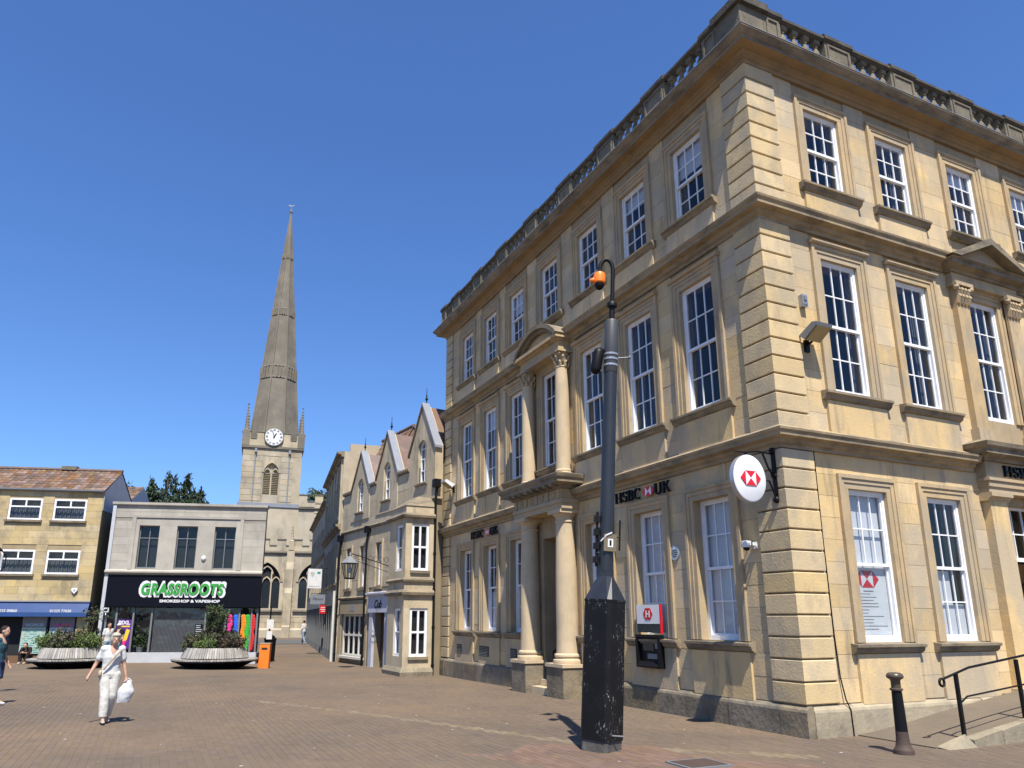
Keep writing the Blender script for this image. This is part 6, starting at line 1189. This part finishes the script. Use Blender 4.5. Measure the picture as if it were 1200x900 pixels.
def person(label, loc, rz, h, J, outfit, group=None, hair='hairdark', skin='skin', voxel=.011, haircut='short', extra=None):
    root = thing('person', label, 'person', loc); F = Matrix.Translation(loc) @ Matrix.Rotation(rz,4,'Z') @ Matrix.Scale(h,4)
    V = {k: Vector(v) for k, v in J.items()}; b = MB(F); hd, nk, ch_, pv = V['head'], V['neck'], V['chest'], V['pelvis']
    tr = Vector((0,0,0))
    def limb(m, a, c, ra, rc, sq=1.): m.cap(V[a] if isinstance(a,str) else a, V[c] if isinstance(c,str) else c, ra, rc, 10, sq)
    # head: skull, jaw, nose, ears
    b.ball(hd+Vector((0,.006,.012)), .046, .054, .058, 16, 11); b.ball(hd+Vector((0,-.012,-.028)), .036, .038, .040, 14, 9)
    b.ball(hd+Vector((0,-.052,-.008)), .008, .012, .014, 8, 6); 
    for s in (-1,1): b.ball(hd+Vector((s*.047,.004,-.004)), .008, .012, .018, 8, 6)
    limb(b, hd+Vector((0,.008,-.03)), nk, .030, .034); limb(b, nk, ch_, .040, .075)
    tube = lambda m, pts, rr, n=14, sq=.68: m.tube(pts, rr, n, sq)
    def torso(m, e, lo=0.0):
        d = (ch_-pv); pts = [pv-d*.22, pv, pv+d*.25, pv+d*.5, pv+d*.78, ch_+d*.02, nk-Vector((0,0,.012))]; rr = [.055+e, .088+e, .080+e, .078+e, .092+e, .088+e, .034+e*.6]
        xs = V['shR']-V['shL']; m.tube(pts, rr, 14, .68)
        limb(m, V['shL'], V['shR'], .031+e*.8, .031+e*.8)
    torso(b, 0)
    for s in 'LR':
        limb(b, 'sh'+s, 'el'+s, .030, .0235); limb(b, 'el'+s, 'wr'+s, .0235, .0155); limb(b, 'hip'+s, 'kn'+s, .054, .034); limb(b, 'kn'+s, 'an'+s, .034, .021)
        limb(b, 'an'+s, V['toe'+s], .022, .017)
        w_, e_ = V['wr'+s], V['el'+s]; d = (w_-e_).normalized(); side = Vector((1 if s == 'R' else -1,0,0)); fr_ = d.cross(side).normalized(); side = fr_.cross(d).normalized(); palm = w_+d*.035
        b.tube([w_-d*.004, w_+d*.02, w_+d*.052], [.014,.021,.020], 8, .5); curl = V.get('curl'+s, Vector((0.6,0,0)))[0]
        for k, (off, ln) in enumerate(((-.016,.036),(-.0055,.041),(.0055,.038),(.016,.030))):
            p0 = w_+d*.05+fr_*off*1.0; p1 = p0+d*ln*.5*(1-.3*curl)-side*ln*.25*curl; p2 = p1+d*ln*.45*(1-curl)-side*ln*.5*curl; b.cap(p0,p1,.0062,.006,6); b.cap(p1,p2,.006,.005,6)
        p0 = w_+d*.018-fr_*.016; p1 = p0+d*.02-fr_*.014-side*.008; b.cap(p0,p1,.0075,.007,6); b.cap(p1,p1+d*.018-side*.006,.007,.0055,6)
    body = fused(b, 'body', skin, root, voxel*h, 3)
    e = MB(F)
    for s in (-1,1): e.ball(hd+Vector((s*.017,-.047,.006)), .006, .004, .004, 8, 5)
    e.build('eyes', 'hairdark', body); m = MB(F); m.ball(hd+Vector((0,-.050,-.034)), .012, .004, .003, 8, 5); m.build('mouth', 'lips', body)
    m = MB(F)
    if haircut == 'bob':
        m.ball(hd+Vector((0,.014,.026)), .056, .060, .056, 16, 10)
        for s in (-1,1): m.ball(hd+Vector((s*.042,.012,-.002)), .018, .036, .036, 10, 8)
        m.ball(hd+Vector((0,-.028,.045)), .042, .028, .022, 12, 8); m.ball(hd+Vector((0,.045,-.01)), .038, .024, .036, 10, 8)
    else: m.ball(hd+Vector((0,.014,.026)), .050, .053, .048, 16, 10); m.ball(hd+Vector((0,.034,.0)), .044, .032, .042, 12, 8)
    fused(m, 'hair', hair, root, .007*h, 2)
    top, trou = outfit['top'], outfit['trousers']; m = MB(F); torso(m, .017); sl = outfit.get('sleeve', .55)
    for s in 'LR': q = V['sh'+s].lerp(V['el'+s], sl); m.cap(V['sh'+s], q, .0385, .0385, 10)
    fused(m, outfit.get('topname','t_shirt'), top, root, voxel*h, 3)
    m = MB(F); d = ch_-pv; m.tube([pv+d*.12, pv, pv-d*.18], [.092,.103,.094], 14, .75); ln = outfit.get('leg', .97)
    for s in 'LR':
        hp, kn, an = V['hip'+s], V['kn'+s], V['an'+s]; lw = outfit.get('flare', .040)
        if ln > .6: m.cap(hp, kn, .066, .052, 12); m.tube([kn, kn.lerp(an,.5), kn.lerp(an, (ln-.5)*2)], [.052,lw+.006,lw], 12)
        else: q = hp.lerp(kn, ln*2*.98); m.tube([hp, hp.lerp(q,.5), q], [.066,.064,.062], 12)
    fused(m, 'trousers' if ln > .6 else 'shorts', trou, root, voxel*h, 3)
    for s in 'LR':
        m = MB(F); a, t_ = V['an'+s], V['toe'+s]; m.cap(a+Vector((0,.012,-.022)), t_+Vector((0,0,0)), .024, .021, 10, .8); fused(m, 'shoe', outfit.get('shoes','shoe'), root, .008*h, 2)
    return root, F, V
ST = dict(head=(0,-.02,.925), neck=(0,0,.855), chest=(0,0,.76), pelvis=(0,.005,.53), shL=(-.092,0,.805), shR=(.092,0,.805), hipL=(-.05,0,.51), hipR=(.05,0,.51), knL=(-.052,-.01,.28), knR=(.052,-.01,.28), anL=(-.052,.01,.045), anR=(.052,.01,.045), toeL=(-.06,-.085,.018), toeR=(.06,-.085,.018), elL=(-.125,.01,.63), elR=(.125,.01,.63), wrL=(-.13,-.03,.485), wrR=(.13,-.03,.485))
def pose(**k): d = dict(ST); d.update(k); return d
toC = lambda p: math.atan2(CAM.y-p[1], CAM.x-p[0])+math.pi/2
# woman in white walking towards the camera
WP = Vector((-10.19,6.03,.016)); wrz = toC(WP)+.10
wj = pose(head=(.012,-.045,.915), neck=(.006,-.005,.85), elL=(-.155,.035,.645), wrL=(-.215,-.01,.525), elR=(.135,.01,.635), wrR=(.165,-.02,.50), curlR=(1,0,0), curlL=(.7,0,0), knL=(-.035,-.06,.29), anL=(-.03,-.075,.05), toeL=(-.03,-.17,.022), knR=(.038,-.03,.285), anR=(.018,.07,.06), toeR=(.03,-.02,.02), hipL=(-.052,0,.515), hipR=(.052,0,.515))
root, F, V = person('woman with white hair in white top and cream trousers carrying a bag', WP, wrz, 1.54, wj, dict(top='shirtwhite', trousers='creamtrouser', sleeve=.62, leg=.97, flare=.046, shoes='shoe', topname='shirt'), hair='hairwhite', haircut='bob', voxel=.0085)
m = MB(F); m.tube([(.075,-.085,.79),(.03,-.095,.74),(-.03,-.095,.66),(-.085,-.075,.58)], [.010,.010,.010,.010], 6); m.tube([(.085,.02,.80),(.075,-.085,.79)], .010, 6); m.build('bag_strap', 'strap', root); m = MB(F); m.ball((-.11,-.03,.535), .022, .05, .045, 12, 8); fused(m, 'shoulder_bag', 'strap', root, .01, 2)
# plastic carrier bag
bg_ = thing('carrier_bag', 'full white plastic carrier bag hanging from the woman\'s hand', 'bag', F @ Vector((.2,-.03,.22))); k = MB(F); n = 20; rings = []
for j in range(9):
    f = j/8; z = .215+.235*f; r = (.056+.024*math.sin(f*2.4))*(1-.72*max(0,f-.5)/.5); rings.append([( .195-.03*(1-f)+r*1.15*math.cos(2*math.pi*i/n)*(1+random.uniform(-.09,.09)), -.025+r*.62*math.sin(2*math.pi*i/n)*(1+random.uniform(-.12,.12)), z+random.uniform(-.006,.006)) for i in range(n)])
for rg in rings: k.v += rg
for j in range(8):
    for i in range(n): k.f.append((j*n+i,j*n+(i+1)%n,(j+1)*n+(i+1)%n,(j+1)*n+i))
k.f += [tuple(range(n))[::-1], tuple(8*n+i for i in range(n))]; k.build('sack', 'bagwhite', bg_, smooth=70)
m = MB(F)
for s in (-1,1): m.tube([(.195+s*.035,-.025,.44),(.185+s*.015,-.025,.475),(.173,-.025,.452+.0),(.173,-.022,.462)], [.010,.007,.005,.004], 6)
m.build('handles', 'bagwhite', bg_)
# man leaving the frame on the left
MP = Vector((-12.52,9.97,.016)); mrz = toC(MP)+1.0
person('man in teal t-shirt and blue shorts at the left edge', MP, mrz, 1.62, pose(knL=(-.052,-.07,.29), anL=(-.05,-.10,.05), toeL=(-.05,-.19,.02), knR=(.05,.0,.285), anR=(.05,.10,.07), toeR=(.05,.03,.02), wrL=(-.13,-.05,.50), wrR=(.14,-.06,.50), head=(.0,-.045,.92)), dict(top='tealshirt', trousers='navyshorts', sleeve=.7, leg=.44, shoes='bagwhite'), skin='skin', voxel=.010)
# woman with white cap behind the left planter
QP = Vector((-10.75,24.9,0)); r_, F, V = person('person in black top and white cap behind the left planter', QP, toC(QP)-.5, 1.6, pose(elL=(-.12,-.05,.66), wrL=(-.03,-.13,.70), wrR=(.10,-.1,.56)), dict(top='darkcloth', trousers='palejeans', sleeve=.4, shoes='bagwhite'), voxel=.014)
m = MB(F); m.ball((0,-.008,.955), .056, .06, .04, 14, 8); m.tube([(0,-.05,.948),(0,-.10,.94)], [.045,.04], 10, .2); fused(m, 'cap', 'bagwhite', r_, .014, 1)
QP = Vector((-11.15,25.25,0)); person('person in white t-shirt partly hidden behind the left planter', QP, toC(QP)+.5, 1.62, pose(), dict(top='shirtwhite', trousers='palejeans', sleeve=.6, shoes='bagwhite'), voxel=.014)
# person sitting on the ledge
SP_ = FZ @ Vector((-1.95,.25,0)); sj = pose(head=(0,-.20,.44), neck=(0,-.13,.40), chest=(0,-.09,.32), pelvis=(0,.02,.17), shL=(-.092,-.12,.365), shR=(.092,-.12,.365), hipL=(-.05,.02,.16), hipR=(.05,.02,.16), knL=(-.09,-.2,.26), knR=(.09,-.2,.26), anL=(-.06,-.24,.04), anR=(.06,-.24,.04), toeL=(-.06,-.32,.02), toeR=(.06,-.32,.02), elL=(-.13,-.18,.24), elR=(.13,-.18,.24), wrL=(-.04,-.27,.27), wrR=(.04,-.27,.27))
person('person in dark clothes sitting hunched on the office ledge beside the left planter', SP_, R(-16), 1.6, sj, dict(top='darkcloth', trousers='darkcloth', sleeve=.6, shoes='bagwhite'), voxel=.014)
# pedestrian walking away near the church
FP_ = Vector((.75,46.5,gz(46.5,.75))); person('pedestrian in pale shirt and jeans stepping past the grey shopfront', FP_, R(180)+.6, 1.72, pose(knL=(-.06,-.07,.29), anL=(-.06,-.13,.06), toeL=(-.06,-.21,.03), knR=(.05,.03,.28), anR=(.05,.16,.08), toeR=(.05,.09,.03), wrL=(-.16,-.06,.52)), dict(top='shirtwhite', trousers='palejeans', sleeve=.9, shoes='bagwhite'), voxel=.016)
